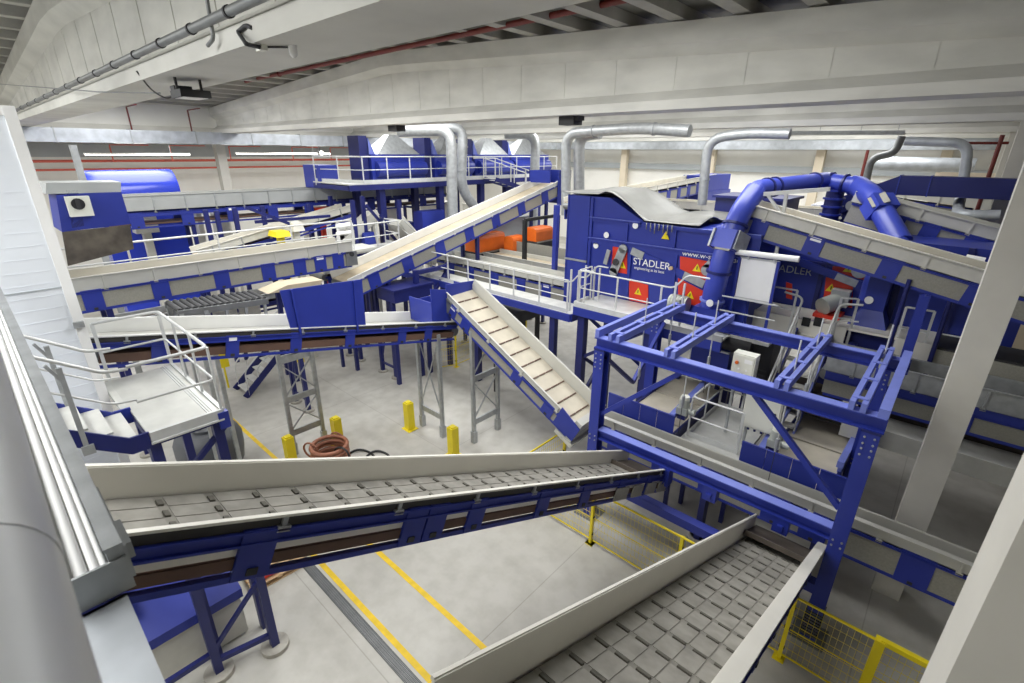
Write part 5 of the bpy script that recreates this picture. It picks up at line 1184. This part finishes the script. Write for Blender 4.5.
for i, (pa, qa, pb, qb, xx) in enumerate(((395, 222, 430, 262, -19.6), (430, 216, 462, 246, -21.5), (330, 255, 372, 215, -21))):
    a, b = at(pa, qa, x=xx), at(pb, qb, x=xx); k = MB(); k.bar(a, b, 1.0, .35); k.bar(a + V3((.52, 0, .15)), b + V3((.52, 0, .15)), .05, .4); k.bar((b.x, b.y, 0), b, .15)
    tag(k.build('sloping_chute', 'sheet'), 'grey sloping chute below the mezzanine, %s one' % ('left', 'right', 'leftmost steep')[i], 'chute')
t = thing('walkway', 'white-railed landing with steps behind the foot of the long inclined conveyor', 'walkway', (-19, 9, 4.8))
a, b = at(330, 252, x=-18.9), at(400, 250, x=-18.9)
MB().box(-20.0, -18.9, a.y, b.y, 4.9, 5.0).build('deck', 'deck', t); railing(t, [(-18.9, a.y, 5.0), (-18.9, b.y, 5.0), (-20, b.y, 5.0)], 1.1, 1.1, r=.03); MB().bar((-19, a.y, 0), (-19, a.y, 4.9), .12).build('leg', 'navy', t)
a, b = at(402, 222, x=-18.9), at(430, 250, x=-18.9)
for dz in (0, .5): MB().tube([(-18.9, b.y - 1.4, 6.1 - dz), (-18.9, b.y + .2, 4.6 - dz)], .03, 6).build('stair_rail', 'rail', t)
# stair at the mezzanine
s = thing('stair', 'white-railed stair descending beside the separators on the mezzanine', 'stair', (XM + .6, 22, 6))
ya, yb = at(490, 158, x=XM + .6).y, at(532, 190, x=XM + .6).y
za, zb_ = 7.6, at(532, 192, x=XM + .6).z
for i in range(8): f = i / 7; MB().box(XM + .1, XM + 1.0, ya + (yb - ya) * f - .12, ya + (yb - ya) * f + .12, za + (zb_ - za) * f, za + (zb_ - za) * f + .04).build('tread', 'deck', s)
for xx in (XM + .1, XM + 1.0):
    MB().bar((xx, ya, za), (xx, yb, zb_), .06, .22).build('stringer', 'navy', s)
    MB().tube([(xx, ya - .8, za + 1.1), (xx, ya, za + 1.1), (xx, yb, zb_ + 1.1)], .03, 8).build('handrail', 'rail', s)
    for f in (0, .35, .7, 1): MB().bar((xx, ya + (yb - ya) * f, za + (zb_ - za) * f), (xx, ya + (yb - ya) * f, za + (zb_ - za) * f + 1.1), .05).build('post', 'rail', s)
# small stair on the hall floor
s = thing('stair', 'small blue stair with grey treads standing on the floor under the pale left conveyor', 'stair', (-19.5, 6.3, 0))
n = 6
for i in range(n): f = i / n; MB().box(-20.0, -19.05, 5.7 + f * 2.0, 5.98 + f * 2.0, .18 + f * 1.75, .22 + f * 1.75).build('tread', 'deck', s)
for xx in (-20.05, -19.0):
    MB().bar((xx, 5.6, .05), (xx, 7.8, 1.98), .05, .24).build('stringer', 'navy', s)
    MB().tube(rounded([(xx, 5.75, .1), (xx, 5.75, 1.1), (xx, 7.8, 2.9)], .2), .028, 8).build('handrail', 'rail', s); MB().tube(rounded([(xx, 6.2, .6), (xx, 6.2, 1.05), (xx, 7.8, 2.45)], .15), .02, 6).build('mid_rail', 'rail', s)
for xx in (-20, -19.05): MB().bar((xx, 7.7, 0), (xx, 7.7, 1.9), .12).build('leg', 'navy', s)
k = MB(); a = at(240, 368, x=-19.5); k.box(-20.6, -20.45, 5.3, 5.7, .9, 1.9); k.bar((-20.5, 5.5, 0), (-20.5, 5.5, .9), .06); tag(k.build('sign_post', 'yellow'), 'yellow marker board on a post beside the small floor stair', 'sign')
conveyor('dark conveyor between the pale left conveyor and the long level one, low behind', 'Y', -21.2, -20.2, (1.5, 3.6), (9.0, 3.6), wall=.2, style='open', depth=.7, wallm='galv', belt='darkbelt', frame='navy')
for i, (pa, qa, pb, qb, xx) in enumerate(((395, 284, 432, 304, -15.4), (500, 305, 545, 330, -12.0))):
    a, b = at(pa, qb, x=xx), at(pb, qa, x=xx); k = MB(); k.box(xx - 1.2, xx, a.y, b.y, a.z, b.z); k.box(xx - 1.3, xx + .05, a.y - .05, b.y + .05, b.z, b.z + .08); k.bar((xx - .3, b.y - .1, 0), (xx - .3, b.y - .1, a.z), .15); k.bar((xx - .3, a.y + .1, 0), (xx - .3, a.y + .1, a.z), .15)
    tag(k.build('machine_housing', ('navy', 'dark')[i]), ('dark blue machine housing under the long inclined conveyor', 'dark machine housing under the lower railed walkway')[i], 'machine')
t = thing('steel_trestle', 'navy braced trestle carrying the lower end of the inclined conveyor', 'trestle', (-15.6, 12.2, 0))
for y in (11.6, 13.2): MB().bar((-15.7, y, 0), (-15.7, y, 4.6), .18).build('leg', 'navy', t)
MB().bar((-15.7, 11.6, 2.6), (-15.7, 13.2, 4.3), .12).build('brace', 'navy', t); MB().bar((-15.7, 11.6, 4.5), (-15.7, 13.2, 4.5), .16).build('top_beam', 'navy', t)
# white bales and clutter seen between conveyors, right background
for i, (pa, qa, pb, qb, yy) in enumerate(((690, 215, 712, 240, 22), (640, 205, 690, 232, 24), (806, 205, 822, 228, 26))):
    a, b = at(pa, qb, y=yy), at(pb, qa, y=yy); k = MB(); k.box(a.x, b.x, yy, yy + 1.5, a.z, b.z)
    for f in (.2, .5, .8): k.box(a.x + (b.x - a.x) * f - .02, a.x + (b.x - a.x) * f + .02, yy - .02, yy + 1.52, a.z, b.z + .02)
    k.bar(((a.x + b.x) / 2, yy + .7, 0), ((a.x + b.x) / 2, yy + .7, a.z), .8); tag(k.build('plastic_bale', 'bale'), ('pale heap of film behind the grey tarp, right one', 'pale heap of film behind the grey tarp, left one', 'pale heap of film behind the ribbed blue duct')[i], 'bale')
conveyor('far pale conveyor behind the two blue ducts', 'X', 23, 24.0, (-12, 6.9), (4, 7.1), wall=.3, style='panel', depth=.9, wallm='bwhite', belt='tan', legs=((-9, 0, 'navy'), (0, 0, 'navy')))
conveyor('far grey conveyor to the right of the ribbed blue duct', 'X', 28, 29.0, (-4, 7.9), (8, 6.6), wall=.4, style='panel', depth=1.0, wallm='sheet', belt='tan', legs=((2, 0, 'navy'),), name='inclined_conveyor')
k = MB(); k.box(-1.5, 7.0, 33, 33.4, 0, 8.2); k.box(-1.5, 7, 32.95, 33.0, 7.7, 8.25); struct(k, 'wall_inner', 'beige')

# ================================================================== LIGHT
def area(name, x, y, z, sx, sy, e, col=(.985, .99, .985), rot=(0, 0, 0)):
    l = bpy.data.lights.new(name, 'AREA'); l.shape = 'RECTANGLE'; l.size = sx; l.size_y = sy; l.energy = e; l.color = col
    o = bpy.data.objects.new(name, l); COL.objects.link(o); o.location = (x, y, z); o.rotation_euler = rot; return o


LE = 860
for yy in (-3.0, 6.2, 15.4, 25.1, 34.2, 42.5):
    for xx in (-28, -17, -6.5):
        area('rooflight', xx, yy, 11.6, 8, 3.2, LE * (.6 if yy > 40 else 1.15 if yy > 30 else 1))
    area('rooflight', 7.5, yy, 11.6, 9, 3.2, LE * (1.5 if yy < 20 else .7))
for yy in (3, 12, 21, 30, 40): area('annex_light', -41, yy, 9.35, 3, 6, 240)
W = bpy.data.worlds.new('hall_world'); scn.world = W; W.use_nodes = True
W.node_tree.nodes['Background'].inputs['Color'].default_value = (.9, .95, 1, 1); W.node_tree.nodes['Background'].inputs['Strength'].default_value = .3

# ================================================================== CAMERA
cd = bpy.data.cameras.new('camera'); cam = bpy.data.objects.new('camera', cd); COL.objects.link(cam)
cd.sensor_width = 36; cd.sensor_fit = 'HORIZONTAL'; cd.lens = FPX * 36 / 1024; cd.clip_start = .05; cd.clip_end = 300
mx = Matrix((_r, _u, -_fw)).transposed().to_4x4(); mx.translation = CAM; cam.matrix_world = mx
scn.camera = cam
cd.dof.use_dof = True; cd.dof.focus_distance = 14; cd.dof.aperture_fstop = 2.8
vs = scn.view_settings; vs.view_transform = 'Standard'; vs.look = 'None'; vs.exposure = -0.06; vs.gamma = 1; vs.use_curve_mapping = False
cy = scn.cycles; cy.max_bounces = 10; cy.diffuse_bounces = 8; cy.glossy_bounces = 3; cy.use_denoising = True; cy.sample_clamp_indirect = 4; cy.caustics_reflective = False; cy.caustics_refractive = False
